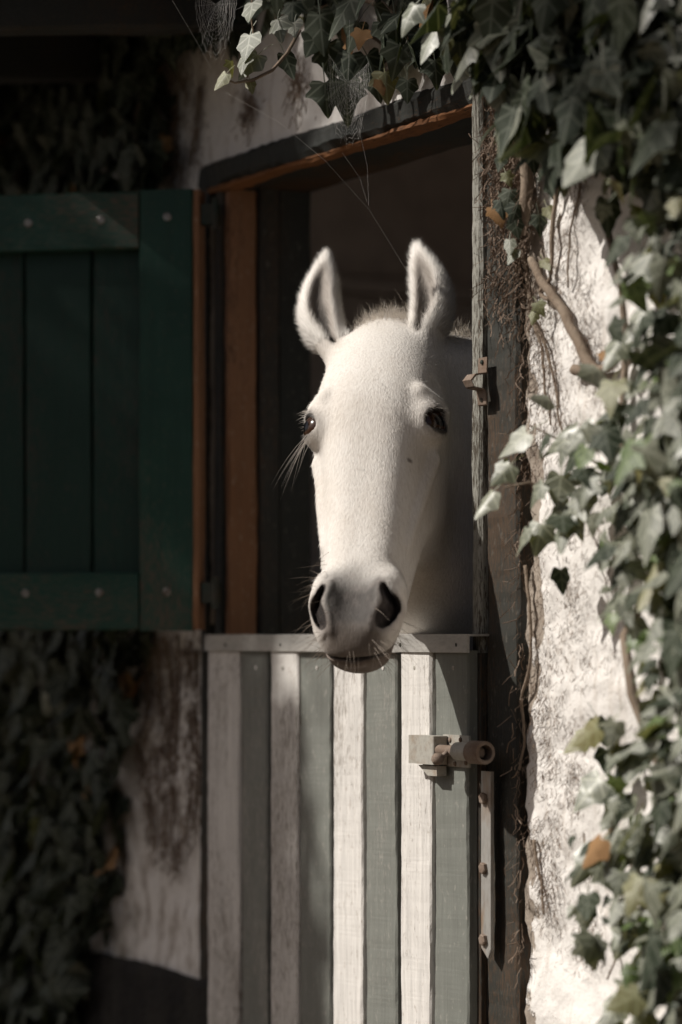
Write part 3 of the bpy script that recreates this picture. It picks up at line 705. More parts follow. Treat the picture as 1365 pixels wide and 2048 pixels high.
nh = ell(PA, (0.0545, 0.004, -0.566), (0.0072, 0.040, 0.030), rotm(R(-8), R(24), R(12))); nh = smin(nh, ell(PA, (0.0560, -0.004, -0.540), (0.0050, 0.030, 0.020), rotm(0, R(-18), R(16))), 0.006)
blend(sstep(0.009, 0.002, nh) * 0.5, (0.22, 0.19, 0.175)); blend(sstep(0.0030, 0.0012, nh), (0.016, 0.011, 0.010))
de = np.sqrt((ax - EYE_C[0]) ** 2 + ((y - EYE_C[1])) ** 2 + ((z - EYE_C[2]) * 1.25) ** 2)
ddir = np.array([0.82, 0.55, 0.05]); ddir /= np.linalg.norm(ddir)
along = (ax - EYE_C[0]) * ddir[0] + (y - EYE_C[1]) * ddir[1]
dp = np.sqrt(np.maximum(de ** 2 - along ** 2, 0))
blend(0.5 * sstep(0.042, 0.030, dp + 0.003 * vn) * (along > 0), (0.22, 0.20, 0.19)); blend(0.95 * sstep(0.0310, 0.0260, dp) * (along > 0), (0.030, 0.026, 0.025))
for sd_ in (-1, 1):
    ei = ear_sdf([x, y, z], sd_, True); bs, up, op, lat = ear_frame(sd_); zz = (hv - bs) @ up
    deep = sstep(0.009, -0.001, ei) * sstep(-0.01, 0.01, zz) * sstep(-0.012, 0.0, (hv - bs) @ op)
    blend(deep * 0.78, (0.23, 0.19, 0.16))
    cxx = ((hv - bs) @ lat) * sd_; yy = (hv - bs) @ op
    blend(sstep(0.011, 0.005, np.abs(cxx - 0.012)) * deep * sstep(0.13, 0.05, zz) * 0.92, (0.030, 0.023, 0.018))
blend(np.clip(vn * 0.25, 0, 1) * (z > -0.5), (0.62, 0.58, 0.53))
blend(sstep(0.005, 0.002, np.sqrt((x - 0.068) ** 2 + (z + 0.275) ** 2)) * (y > -0.08) * 0.8, (0.12, 0.10, 0.09))
blend(np.clip(vn2 * 0.5, 0, 1) * sstep(-0.44, -0.52, z) * 0.6, (0.30, 0.26, 0.24))
blend(0.30 * sstep(0.05, 0.10, ax) * sstep(-0.20, -0.30, z) * sstep(-0.5, -0.4, z), (0.52, 0.47, 0.42))
allv = np.concatenate([hw, bv]); allf = np.concatenate([hf, bf + len(hw)])
allc = np.concatenate([C, np.tile(base * 0.92, (len(bv), 1))])
horse = empty('horse', (CX, 1.4, 0.02)); tag(horse, 'white horse looking out over the striped half door', 'horse'); HB = np.array(horse.location)
hm = bpy.data.meshes.new('body'); hm.from_pydata((allv - HB).tolist(), [], allf.tolist())
at = hm.color_attributes.new('coat', 'FLOAT_COLOR', 'POINT'); at.data.foreach_set('color', np.c_[allc, np.ones(len(allc))].astype(np.float32).ravel())
# flow of the hair (tangent), stored for the fine relief
whorl = np.array([0.0, 0.02, -0.125])
hm.polygons.foreach_set('use_smooth', [True] * len(hm.polygons)); hm.update()
def coat_mat(name, bumpk=0.5):
    m = NM(name); c = m.attr('coat', 0)
    n1 = m.noise(60, 4, 0.6, m.mapping((5, 5, 0.9))); n2 = m.noise(9, 4, 0.6)
    c = m.mix(m.ramp(n1, [(0.42, 0.0), (0.8, 0.45)]), c, (0.55, 0.50, 0.46), 'MULTIPLY'); c = m.mix(m.ramp(n2, [(0.4, 0.0), (0.75, 0.5)]), c, (0.74, 0.68, 0.62), 'MULTIPLY')
    b = m.bump(n1, bumpk, 0.0025)
    m.done(c, 0.72, b, 0.22); m.b.inputs['Sheen Weight'].default_value = 0.10; m.b.inputs['Sheen Roughness'].default_value = 0.4
    m.b.inputs['Subsurface Weight'].default_value = 0.0
    return m.m
M['coat'] = coat_mat('short_white_coat')
hm.materials.append(M['coat'])
ho = bpy.data.objects.new('body', hm); col.objects.link(ho); ho.parent = horse
nr = np.zeros(len(allv) * 3, np.float32); hm.vertices.foreach_get('normal', nr); NRM = nr.reshape(-1, 3)[:len(hw)].astype(float)

# eyes
def eye_mat():
    m = NM('dark_horse_eye'); xyz = m.sep()
    r = m.math('POWER', m.math('ADD', m.math('POWER', m.math('DIVIDE', xyz[0], 0.0145), 2.0), m.math('POWER', m.math('DIVIDE', xyz[1], 0.0100), 2.0)), 0.5)
    rr = m.math('POWER', m.math('ADD', m.math('POWER', xyz[0], 2.0), m.math('POWER', xyz[1], 2.0)), 0.5)
    c = m.mix(m.ramp(r, [(0.85, 0.0), (1.0, 1.0)]), (0.004, 0.004, 0.005), m.mix(m.noise(160, 3), (0.030, 0.013, 0.007), (0.040, 0.018, 0.009)))
    m.done(c, 0.16, None, 0.5)
    return m.m
M['eye'] = eye_mat()
em = MB(); rr_ = EYE_R * SC; em.lathe((0, 0, 0), (0, 0, 1), [(-rr_ * math.cos(math.pi * i / 20), rr_ * math.sin(math.pi * i / 20)) for i in range(21)], 28)
eme = em.mesh('eye', True); eme.materials.append(M['eye'])
for sd_ in (-1, 1):
    o = bpy.data.objects.new('eye', eme); col.objects.link(o); o.parent = horse
    c = h2w(np.array([[sd_ * EYE_C[0], EYE_C[1], EYE_C[2]]]))[0]
    o.location = Vector(c - HB); dw = (HXa * (sd_ * 0.82) + HYa * 0.50 - HZa * 0.03).normalized()
    q = dw.to_track_quat('Z', 'Y'); o.rotation_euler = q.to_euler()

# ------------------------------------------------------------------ hair
def hair_object(name, roots, dirs, nrm, lens, wid, colr, parent, mat, bend=None, seg=2, jitter=0.25, kind='stuff'):
    """thin tapering ribbons, shaded like the skin they grow on"""
    n = len(roots); view = np.array(TOW)
    V_ = []; ts = np.linspace(0, 1, seg + 1)
    side = np.cross(dirs, view); L = np.linalg.norm(side, axis=1, keepdims=True); side = side / np.maximum(L, 1e-4)
    if bend is None: bend = np.zeros_like(dirs)
    for t in ts:
        c = roots + dirs * (lens[:, None] * t) + bend * (lens[:, None] * t * t); wv = wid * (1 - t) if t < 1 else wid * 0
        if t < 1: V_.append(c - side * wv[:, None] / 2); V_.append(c + side * wv[:, None] / 2)
        else: V_.append(c)
    k = 2 * seg + 1; A = np.stack(V_, 1).reshape(-1, 3); f = []
    b0 = np.arange(n) * k; quads = []
    for i in range(seg - 1): quads.append(np.stack([b0 + 2 * i, b0 + 2 * i + 1, b0 + 2 * i + 3, b0 + 2 * i + 2], 1))
    tri = np.stack([b0 + 2 * (seg - 1), b0 + 2 * (seg - 1) + 1, b0 + 2 * seg], 1)
    f = [x for qd in quads for x in qd.tolist()] + tri.tolist()
    m = bpy.data.meshes.new(name); m.from_pydata((A - HB).tolist(), [], f)
    a = m.color_attributes.new('coat', 'FLOAT_COLOR', 'POINT'); cc = np.repeat(np.c_[colr, np.ones(n)], k, 0).astype(np.float32); a.data.foreach_set('color', cc.ravel())
    if nrm is not None:
        nn = nrm + rng.normal(0, jitter, nrm.shape); nn /= np.linalg.norm(nn, axis=1, keepdims=True)
        m.polygons.foreach_set('use_smooth', [True] * len(m.polygons)); m.normals_split_custom_set_from_vertices(np.repeat(nn, k, 0).tolist())
    m.materials.append(mat); o = bpy.data.objects.new(name, m); col.objects.link(o); o.parent = parent
    if kind: o['kind'] = kind
    return o
def hair_mat():
    m = NM('hair_strands'); c = m.attr('coat', 0); m.done(c, 0.6, None, 0.25); return m.m
M['hair'] = hair_mat()
# sample roots on the visible part of the head
tri = np.concatenate([hf[:, [0, 1, 2]], hf[:, [0, 2, 3]]])
a_, b_, c_ = hw[tri[:, 0]], hw[tri[:, 1]], hw[tri[:, 2]]
ar = np.linalg.norm(np.cross(b_ - a_, c_ - a_), axis=1) / 2
cen = hv[tri].mean(1); tn = NRM[tri].mean(1); tn /= np.linalg.norm(tn, axis=1, keepdims=True) + 1e-9
face = tn @ np.array(TOW)
cnh = ell([np.abs(cen[:, 0]), cen[:, 1], cen[:, 2]], (0.0545, 0.004, -0.566), (0.0072, 0.040, 0.030), rotm(R(-8), R(24), R(12)))
dens = ar * (face > -0.25) * (cen[:, 2] > -0.59) * (cnh > 0.006)
inear = np.zeros(len(cen)); onear = np.zeros(len(cen))
for sd_ in (-1, 1):
    bs, up, op, lat = ear_frame(sd_); zz = (cen - bs) @ up
    onear = np.maximum(onear, (np.abs(ear_sdf(list(cen.T), sd_)) < 0.006) * (zz > 0.015)); ei_ = ear_sdf(list(cen.T), sd_, True); inear = np.maximum(inear, (np.abs(ei_) < 0.006) * (zz > 0.01))
dens = dens * (1 + 3.0 * onear + 2.5 * inear); dens /= dens.sum()
NB = 130000
pick = rng.choice(len(tri), NB, p=dens); r1_, r2_ = rng.random(NB), rng.random(NB); fl = r1_ + r2_ > 1; r1_[fl] = 1 - r1_[fl]; r2_[fl] = 1 - r2_[fl]
def bary(A): return A[tri[pick, 0]] * (1 - r1_ - r2_)[:, None] + A[tri[pick, 1]] * r1_[:, None] + A[tri[pick, 2]] * r2_[:, None]
rw = bary(hw); rh = bary(hv); rn = bary(NRM); rn /= np.linalg.norm(rn, axis=1, keepdims=True); rc = bary(C)
flow = np.tile(np.array([0.0, 0.0, -1.0]), (NB, 1)); rad = rh - whorl; rad[:, 1] *= 0.3
wgt = sstep(-0.30, -0.14, rh[:, 2])[:, None]; flow = flow * (1 - wgt) + rad / (np.linalg.norm(rad, axis=1, keepdims=True) + 1e-6) * wgt
lat_ = np.sign(rh[:, 0]) * sstep(0.02, 0.09, np.abs(rh[:, 0])) * 0.5; flow[:, 0] += lat_ * (rh[:, 2] < -0.25)
oe = (onear[pick] > 0) | (inear[pick] > 0); flow[oe] = np.array([0, 0.0, 1.0])
fw = flow @ (HMAT.T / SC); fw = fw - rn * (fw * rn).sum(1, keepdims=True); fw /= np.linalg.norm(fw, axis=1, keepdims=True) + 1e-6
fw += rng.normal(0, 0.22, fw.shape)
lift = np.where(oe, 0.75, 0.16)[:, None] * (0.6 + 0.8 * rng.random((NB, 1)))
dr = fw + rn * lift; dr /= np.linalg.norm(dr, axis=1, keepdims=True)
ln = np.where(oe, 0.0145, 0.0075) * (0.6 + 0.8 * rng.random(NB))
topm = sstep(-0.03, 0.02, rh[:, 2]) * (~oe); ln *= 1 + 0.8 * topm
ln *= np.where(rh[:, 2] < -0.5, 0.6, 1.0)
cl = rc * (0.86 + 0.26 * rng.random((NB, 1)))
hair_object('coat', rw - rn * 0.001, dr, rn, ln, np.full(NB, 0.00055), np.clip(cl, 0, 1), horse, M['hair'], seg=1, jitter=0.17)
# forelock stub and mane: longer tufts on the poll and along the crest
def tuft(name, pts_h, dirh, n, length, spread, wid, colr, bendh=(0, 0, 0), jit=0.02, seg=3, worldpts=False):
    i = rng.integers(0, len(pts_h), n); p = np.array(pts_h)[i] + rng.normal(0, jit, (n, 3))
    pw = p if worldpts else h2w(p); d = np.array(dirh)[None, :] + rng.normal(0, spread, (n, 3)); d /= np.linalg.norm(d, axis=1, keepdims=True)
    dw_ = d if worldpts else d @ (HMAT.T / SC); bd = np.tile(np.array(bendh) if worldpts else np.array(bendh) @ (HMAT.T / SC), (n, 1))
    return hair_object(name, pw, dw_, None, length * (0.5 + 0.8 * rng.random(n)), np.full(n, wid), np.array(colr)[None, :] * (0.75 + 0.4 * rng.random((n, 1))), horse, M['hair'], bend=bd, seg=seg)
tuft('forelock', [(-0.03 + 0.012 * k, -0.10, 0.012 + 0.018 * math.sin(math.pi * k / 6)) for k in range(7)], (0.0, 0.25, 0.8), 9000, 0.027, 0.40, 0.0005, (0.76, 0.71, 0.65), (0, 0.55, -0.55), 0.013)
cp = [w2h_c[0] * (1 - t) + NK['c1'] * t for t in np.linspace(0.0, 0.9, 24)]
upw = np.array([HXa.z, HYa.z, HZa.z])
cpw = h2w(np.array(cp)) + np.array([0, 0, 1.0]) * (np.linspace(0.075, 0.088, 24) * 0.98)[:, None]
tuft('mane', cpw, (0.1, -0.2, 1.0), 5200, 0.030, 0.30, 0.0009, (0.72, 0.67, 0.60), (0.2, 0, -0.4), 0.014, worldpts=True)
# whiskers of the muzzle, chin hairs, lashes under the eye
wr = []; wdv = []; wl = []
def pick_surf(mask, n):
    k = np.nonzero(mask)[0]; return rng.choice(k, n)
for sd_, n in ((-1, 70), (1, 60)):
    k = pick_surf((hv[:, 0] * sd_ > 0.030) & (hv[:, 2] < -0.545) & (hv[:, 2] > -0.625) & (hv[:, 1] > -0.10) & (nh > 0.004), n)
    wr.append(hw[k]); d = NRM[k] + np.array(HXa) * sd_ * 0.7 - np.array([0, 0, 0.45]) + rng.normal(0, 0.18, (n, 3)); wdv.append(d / np.linalg.norm(d, axis=1, keepdims=True)); wl.append(0.022 + 0.040 * rng.random(n))
k = pick_surf((np.abs(hv[:, 0]) < 0.04) & (hv[:, 2] < -0.615), 18); wr.append(hw[k]); d = NRM[k] * 0.5 - np.array([0, 0, 0.9]) + rng.normal(0, 0.25, (18, 3)); wdv.append(d / np.linalg.norm(d, axis=1, keepdims=True)); wl.append(0.018 + 0.030 * rng.random(18))
k = pick_surf((hv[:, 0] < -0.05) & (hv[:, 2] < -0.43) & (hv[:, 2] > -0.54) & (hv[:, 1] > -0.08) & (nh > 0.004), 26); wr.append(hw[k]); d = NRM[k] + rng.normal(0, 0.2, (26, 3)) - np.array([0, 0, 0.5]); wdv.append(d / np.linalg.norm(d, axis=1, keepdims=True)); wl.append(0.02 + 0.03 * rng.random(26))
wr = np.concatenate(wr); wdv = np.concatenate(wdv); wl = np.concatenate(wl)
hair_object('whiskers', wr, wdv, None, wl, np.full(len(wl), 0.00060), np.tile((0.30, 0.25, 0.205), (len(wl), 1)), horse, M['hair'], bend=rng.normal(0, 0.12, wdv.shape) - np.array([0, 0, 0.25]), seg=4)
for sd_ in (-1, 1):
    m_ = (hv[:, 0] * sd_ > 0.06) & (dp < 0.034) & (dp > 0.023) & (along > 0.008); up_ = m_ & (hv[:, 2] > EYE_C[2] + 0.010); dn_ = m_ & (hv[:, 2] < EYE_C[2] - 0.010)
    r_ = []; d_ = []; l_ = []
    if up_.any():
        k = pick_surf(up_, 26); r_.append(hw[k]); d = np.array(HXa) * sd_ * 1.0 + np.array(HYa) * 0.05 + np.array([0, 0, 0.12]) + rng.normal(0, 0.12, (26, 3)); d_.append(d); l_.append((0.010 + 0.010 * rng.random(26)) * (1.0 if sd_ < 0 else 0.6))
    if dn_.any() and sd_ < 0:
        n = 16; k = pick_surf(dn_, n); r_.append(hw[k]); d = np.array(HXa) * sd_ * 0.55 + np.array(HYa) * 0.2 - np.array([0, 0, 0.8]) + rng.normal(0, 0.15, (n, 3)); d_.append(d); l_.append(0.04 + 0.05 * rng.random(n))
    r_ = np.concatenate(r_); d_ = np.concatenate(d_); d_ /= np.linalg.norm(d_, axis=1, keepdims=True); l_ = np.concatenate(l_)
    hair_object('eyelashes', r_, d_, None, l_, np.full(len(l_), 0.0007), np.tile((0.68, 0.63, 0.57), (len(l_), 1)), horse, M['hair'], bend=np.tile((0, 0, -0.35), (len(l_), 1)), seg=4)

# ================================================================== ivy
def leaf_mesh(name, fold, curl, twist, lobes, seed, mat):
    r = random.Random(seed)
    L = lobes
    half = [(0.14, -0.10), (0.33 * L, -0.15), (0.45 * L, -0.06), (0.43, 0.09), (0.55 * L, 0.22), (0.58 * L, 0.34), (0.42, 0.42), (0.31, 0.54), (0.22, 0.72), (0.10, 0.93)]
    mid = [(0, 0.0), (0, 0.25), (0, 0.55), (0, 0.82), (0, 1.06)]
    v = []; vein = []
    def put(x, y, k):
        a = abs(x); z = -fold * a * (1 + 0.3 * math.sin(5 * y)) - curl * y * y + twist * x * y + 0.05 * math.sin(9 * x + seed) * a
        v.append((x, y, z)); vein.append(k)
    for p in mid: put(p[0], p[1], 1.0)
    f = []
    for sgn in (1, -1):
        b = len(v)
        for i, p in enumerate(half):
            j = 1 + 0.12 * (r.random() - 0.5); put(sgn * p[0] * j, p[1] + 0.03 * (r.random() - 0.5), 0.2 if i in (3, 6) else 0.0)
        # inner rib points
        put(sgn * 0.20, 0.14, 0.75); put(sgn * 0.16, 0.40, 0.6)
        h = [b + i for i in range(10)]; i0, i1 = b + 10, b + 11
        T = [(0, h[0], i0), (h[0], h[1], i0), (h[1], h[2], i0), (h[2], h[3], i0), (h[3], h[4], i0), (h[4], i1, i0), (h[4], h[5], i1), (h[5], h[6], i1), (0, i0, 1), (1, i0, i1), (1, i1, 2), (i1, h[6], 2), (h[6], h[7], 2), (2, h[7], h[8]), (2, h[8], 3), (3, h[8], h[9]), (3, h[9], 4)]
        f += [t if sgn > 0 else (t[0], t[2], t[1]) for t in T]
    # petiole
    b = len(v); 
    for (y_, z_) in ((0.0, 0.0), (-0.35, -0.06), (-0.7, -0.22)):
        for dx in (-0.018, 0.018): v.append((dx, y_, z_)); vein.append(0.9)
    f += [(b, b + 1, b + 3, b + 2), (b + 2, b + 3, b + 5, b + 4)]
    m = bpy.data.meshes.new(name); m.from_pydata(v, [], f)
    a = m.attributes.new('vein', 'FLOAT', 'POINT'); a.data.foreach_set('value', vein)
    a2 = m.attributes.new('leafxy', 'FLOAT_VECTOR', 'POINT'); a2.data.foreach_set('vector', [c for q in v for c in (q[0], q[1], 0.0)])
    m.polygons.foreach_set('use_smooth', [True] * len(m.polygons)); m.update(); m.materials.append(mat)
    return m
LV = {}
for key in ('ivy', 'ivy_shaded', 'ivyyellow', 'ivyfresh', 'dryleaf'):
    LV[key] = [leaf_mesh('leaf', 0.06 + 0.13 * (i % 3), -0.05 + 0.15 * (i % 4), 0.22 * ((i % 3) - 1), 0.80 + 0.10 * (i % 4), i + 3, M[key]) for i in range(6)]
def leaf_matrix(pos, nrm, tip, size):
    n = Vector(nrm).normalized(); t = Vector(tip); t = (t - n * t.dot(n))
    if t.length < 1e-3: t = n.orthogonal()
    t.normalize(); x = t.cross(n).normalized() * random.uniform(0.78, 1.08)
    return Matrix(((x.x * size, t.x * size, n.x * size, pos[0]), (x.y * size, t.y * size, n.y * size, pos[1]), (x.z * size, t.z * size, n.z * size, pos[2]), (0, 0, 0, 1)))
def ivy(label, base, leaves, parts, group='ivy on the stable wall'):
    """leaves: list of (pos, normal, tip, size, kind)"""
    root = empty('ivy_plant', base); tag(root, label, 'ivy', group); B = Matrix.Translation(-Vector(base))
    def inview(L):
        p = Vector(L[0]) - CAM; dpt = p.dot(V); px = p.dot(RT) / dpt * F; py = -p.z / dpt * F
        return (0 if (-700 < px < 690 and -1290 < py < 780) else 1000) + dpt * 2 - 8 * L[3] - 3 * (-L[0][1])
    leaves = sorted(leaves, key=inview)
    for L in leaves[:parts]:
        m = random.choice(LV[L[4]]); o = bpy.data.objects.new('leaf', m); col.objects.link(o); o.parent = root
        o.matrix_local = B @ leaf_matrix(L[0], L[1], L[2], L[3])
    rest = leaves[parts:]
    for key in sorted({L[4] for L in rest}):
        v = []; f = []; ve = []; xy = []
        for L in rest:
            if L[4] != key: continue
            m = random.choice(LV[key]); mt = B @ leaf_matrix(L[0], L[1], L[2], L[3]); b = len(v)
            v += [tuple(mt @ q.co) for q in m.vertices]; f += [tuple(i + b for i in p.vertices) for p in m.polygons]
            for q in m.vertices: xy += (q.co.x, q.co.y, 0.0)
        mm = bpy.data.meshes.new('foliage'); mm.from_pydata(v, [], f); a = mm.attributes.new('leafxy', 'FLOAT_VECTOR', 'POINT'); a.data.foreach_set('vector', xy)
        mm.polygons.foreach_set('use_smooth', [True] * len(mm.polygons)); mm.materials.append(M[key]); mm.update()
        o = bpy.data.objects.new('foliage', mm); col.objects.link(o); o.parent = root; o['kind'] = 'stuff'
    return root
def inpoly(x, y, poly):
    c = False; j = len(poly) - 1
    for i in range(len(poly)):
        if (poly[i][1] > y) != (poly[j][1] > y) and x < (poly[j][0] - poly[i][0]) * (y - poly[i][1]) / (poly[j][1] - poly[i][1]) + poly[i][0]: c = not c
        j = i
    return c
def rv(s): return Vector((random.gauss(0, s), random.gauss(0, s), random.gauss(0, s)))
def scatter(poly_px, n0, n1, count, smin_, smax_, kinds, nbase=(-0.1, -1, 0.35), nj=0.45, tip=(-0.1, 0, -1), pn=0.08, power=1.0):
    poly = [(W(x, y, pn).x, W(x, y, pn).z) for x, y in poly_px]
    x0, x1 = min(p[0] for p in poly), max(p[0] for p in poly); z0, z1 = min(p[1] for p in poly), max(p[1] for p in poly)
    out = []
    while len(out) < count:
        u, z = random.uniform(x0, x1), random.uniform(z0, z1)
        if not inpoly(u, z, poly): continue
        n = n0 + (n1 - n0) * random.random() ** power
        out.append((Vector((u, -n, z)), Vector(nbase) + rv(nj), Vector(tip) + rv(0.35), random.uniform(smin_, smax_) * (0.75 if random.random() < 0.25 else 1.0), random.choices([k for k, _ in kinds], [w for _, w in kinds])[0]))
    return out
def hand(lst):
    out = []
    for px, py, dpt, size, kind, nx, ny, nz, tx, tz in lst:   # normal and tip given in picture axes (right, towards the viewer, up)
        nrm = RT * nx + TOW * ny + Vector((0, 0, nz)); t = RT * tx + Vector((0, 0, tz)); t.normalize()
        out.append((D(px, py, dpt), nrm, t, size * 0.88, kind))
    return out
K = [('ivy', 6), ('ivy_shaded', 2.6), ('ivyyellow', 0.4), ('ivyfresh', 1.1), ('dryleaf', 0.05)]
polyR = [(1010, -120), (1040, 120), (1080, 250), (1130, 320), (1190, 350), (1260, 470), (1275, 600), (1290, 700), (1270, 800), (1200, 830), (1160, 900), (1120, 980), (1180, 1040), (1240, 1100), (1250, 1230),
         (1330, 1280), (1300, 1360), (1270, 1460), (1255, 1560), (1210, 1650), (1200, 1740), (1230, 1850), (1290, 1950), (1250, 2150), (1600, 2150), (1600, -120)]
KD = [('ivy_shaded', 8), ('ivy', 1)]  # deep layer mostly in the shaded copy, so gaps look dark
RL = scatter(polyR, 0.04, 0.15, 1150, 0.022, 0.053, K, (0.25, -0.85, 0.5), 0.42)
polyD = [(x + 45, y) if x < 1500 else (x, y) for x, y in polyR]
RL += scatter(polyD, 0.005, 0.06, 1300, 0.036, 0.065, KD, (0.0, -1, 0.2), 0.4)
RL += scatter([(1360, -100), (1360, 2200), (1900, 2200), (1900, -100)], 0.0, 0.18, 900, 0.045, 0.08, K)
RL += scatter([(980, -80), (1000, 60), (1080, 270), (1200, 340), (1400, 300), (1400, -80)], 0.02, 0.20, 380, 0.045, 0.08, [('ivy_shaded', 6), ('ivy', 1)], (-0.2, -1, 0.2), 0.5)
RL += hand([(985, 985, 4.22, 0.052, 'ivy', -.6, .6, .5, -.55, -.85), (1052, 868, 4.20, 0.058, 'ivy', -.6, .7, .4, -.8, -.5), (1100, 800, 4.20, 0.055, 'ivy', .5, .5, .6, -.9, -.6),
            (1020, 930, 4.2, 0.045, 'ivy', -.3, .8, .3, -.7, -.7), (1085, 1050, 4.2, 0.052, 'ivy', -.2, .9, .4, -.2, -1), (1055, 1060, 4.2, 0.048, 'ivy', -.8, .4, .3, -.3, -1),
            (1122, 1140, 4.22, 0.042, 'ivy_shaded', .3, .8, .2, .05, -1), (1150, 1020, 4.2, 0.05, 'ivy', -.4, .8, .4, .3, -1), (1130, 880, 4.2, 0.05, 'ivy', -.5, .6, .6, -.6, -.5),
            (1190, 940, 4.18, 0.055, 'ivy', -.3, .6, .8, -.9, -.2), (1300, 510, 4.02, 0.082, 'ivy', -.45, .75, .35, -.35, -1), (1290, 620, 4.05, 0.060, 'ivy', -.5, .7, .5, -.4, -1),
            (1215, 400, 4.12, 0.062, 'ivy_shaded', -.2, .9, .1, .05, -1), (1200, 740, 4.12, 0.055, 'ivy', .4, .5, .6, -.8, -.7), (1240, 680, 4.1, 0.055, 'ivy', -.5, .7, .4, -.4, -.9),
            (1175, 1470, 4.15, 0.050, 'ivyyellow', -.5, .7, .4, -.9, -.4), (1195, 1440, 4.15, 0.048, 'ivy_shaded', .3, .8, .3, .2, -1), (1215, 1500, 4.15, 0.042, 'ivy_shaded', -.1, .9, .2, 0, -1),
            (1200, 1560, 4.1, 0.065, 'ivy', -.5, .7, .4, -.7, -.7), (1250, 1590, 4.1, 0.07, 'ivy', -.4, .8, .4, -.5, -1), (1190, 1700, 4.1, 0.070, 'ivy', -.2, .9, .3, -.6, -1), (1175, 1810, 4.15, 0.045, 'ivy_shaded', 0, .9, .2, -.1, -1),
            (1240, 1660, 4.08, 0.065, 'ivy', -.5, .8, .3, -.5, -1), (1320, 1790, 4.0, 0.055, 'ivyyellow', -.3, .9, .2, -.1, -1), (1260, 1850, 4.08, 0.06, 'ivy', -.4, .8, .3, -.5, -1), (1300, 1920, 4.05, 0.075, 'ivy', -.3, .9, .3, -.4, -1),
            (1240, 2000, 4.1, 0.062, 'ivy', -.4, .8, .4, -.5, -1), (1225, 2040, 4.1, 0.06, 'ivy', -.3, .8, .4, -.3, -1), (1305, 1035, 4.05, 0.032, 'dryleaf', -.5, .7, .3, .2, 1), (1215, 715, 4.15, 0.030, 'dryleaf', -.4, .7, .3, -.1, 1),
            (870, 60, 4.35, 0.062, 'ivy', -.6, .6, .4, -.3, -1), (905, 25, 4.35, 0.058, 'ivy', -.6, .6, .5, .4, -1), (925, 80, 4.36, 0.062, 'ivyyellow', .3, .9, .1, .1, -1), (955, 95, 4.36, 0.055, 'ivy_shaded', .4, .8, .1, .1, -1), (920, 130, 4.36, 0.05, 'ivy', -.8, .4, .3, -.35, -1),
            (830, 10, 4.36, 0.055, 'ivy', -.5, .7, .4, -.5, -1), (1010, 50, 4.3, 0.05, 'ivy', -.6, .6, .4, .2, -1), (1020, 90, 4.3, 0.045, 'ivy', -.5, .6, .6, .7, -.3), (1025, 200, 4.3, 0.052, 'ivyyellow', -.2, .9, .2, -.3, -1), (1010, 225, 4.3, 0.045, 'ivy', -.7, .5, .3, -.3, -1),
            (1085, 225, 4.25, 0.05, 'ivy', -.6, .6, .4, -.8, -.4), (1095, 275, 4.25, 0.055, 'ivy', -.6, .6, .5, -.5, -.9), (1140, 310, 4.2, 0.05, 'ivy', -.5, .6, .6, -.8, -.3), (1235, 285, 4.15, 0.062, 'ivy', -.6, .7, .4, -.2, -1), (1260, 270, 4.15, 0.06, 'ivy', -.5, .7, .4, .7, -.6), (1310, 300, 4.1, 0.05, 'ivy', -.5, .7, .4, -.3, -1), (1225, 120, 4.2, 0.055, 'ivy', -.6, .6, .3, -.1, -1), (1170, 70, 4.2, 0.06, 'ivy', -.6, .6, .3, .1, -1)])
ivR = ivy('sunlit ivy hanging in front of the white wall right of the horse', (1.05, -0.03, 0.0), RL, 300)
# woody stems of that ivy
def wander(a, b, n, amp, seed):
    a = Vector(a); b = Vector(b); return [a.lerp(b, i / n) + mnoise.noise_vector(Vector((i * 0.31 + seed, seed * 2.1, 0.4))) * amp * (1 if 0 < i < n else 0.3) for i in range(n + 1)]
def stem(pts, r0, r1, parent, name='stem', mat=None, sides=7):
    n = len(pts); q = MB(); q.tube(pts, [r0 + (r1 - r0) * i / (n - 1) * (1 + 0.0) + 0.15 * r0 * mnoise.noise(Vector((i * 0.9, r0 * 900, 1.0))) for i in range(n)], sides)
    q.v = [tuple(Vector(p) - Vector(parent.location)) for p in q.v]; return q.build(name, mat or M['stem'], parent, True)
for i, (u, n, zt_) in enumerate(((1.12, 0.03, 2.6), (1.30, 0.04, 2.7), (0.98, 0.035, 1.9), (1.55, 0.03, 2.7))):
    stem(wander((u + 0.1, -0.02, 0.0), (u - 0.12, -n, zt_), 26, 0.10, i * 3.3), 0.012, 0.005, ivR)
for pts in ([(1365, 1660), (1330, 1720), (1290, 1790), (1250, 1880), (1215, 1960)], [(1120, 985), (1060, 965), (1010, 975)], [(1365, 1000), (1290, 960), (1200, 930), (1120, 880), (1060, 850)], [(1010, 60), (1050, 140), (1080, 220), (1100, 300)], [(960, 20), (920, 60), (880, 80)]):
    stem([D(x, y, 4.28 - 0.09 * i / len(pts)) if y > 500 else D(x, y, 4.36 - 0.03 * i) for i, (x, y) in enumerate(pts)], 0.0028, 0.0016, ivR, sides=5)

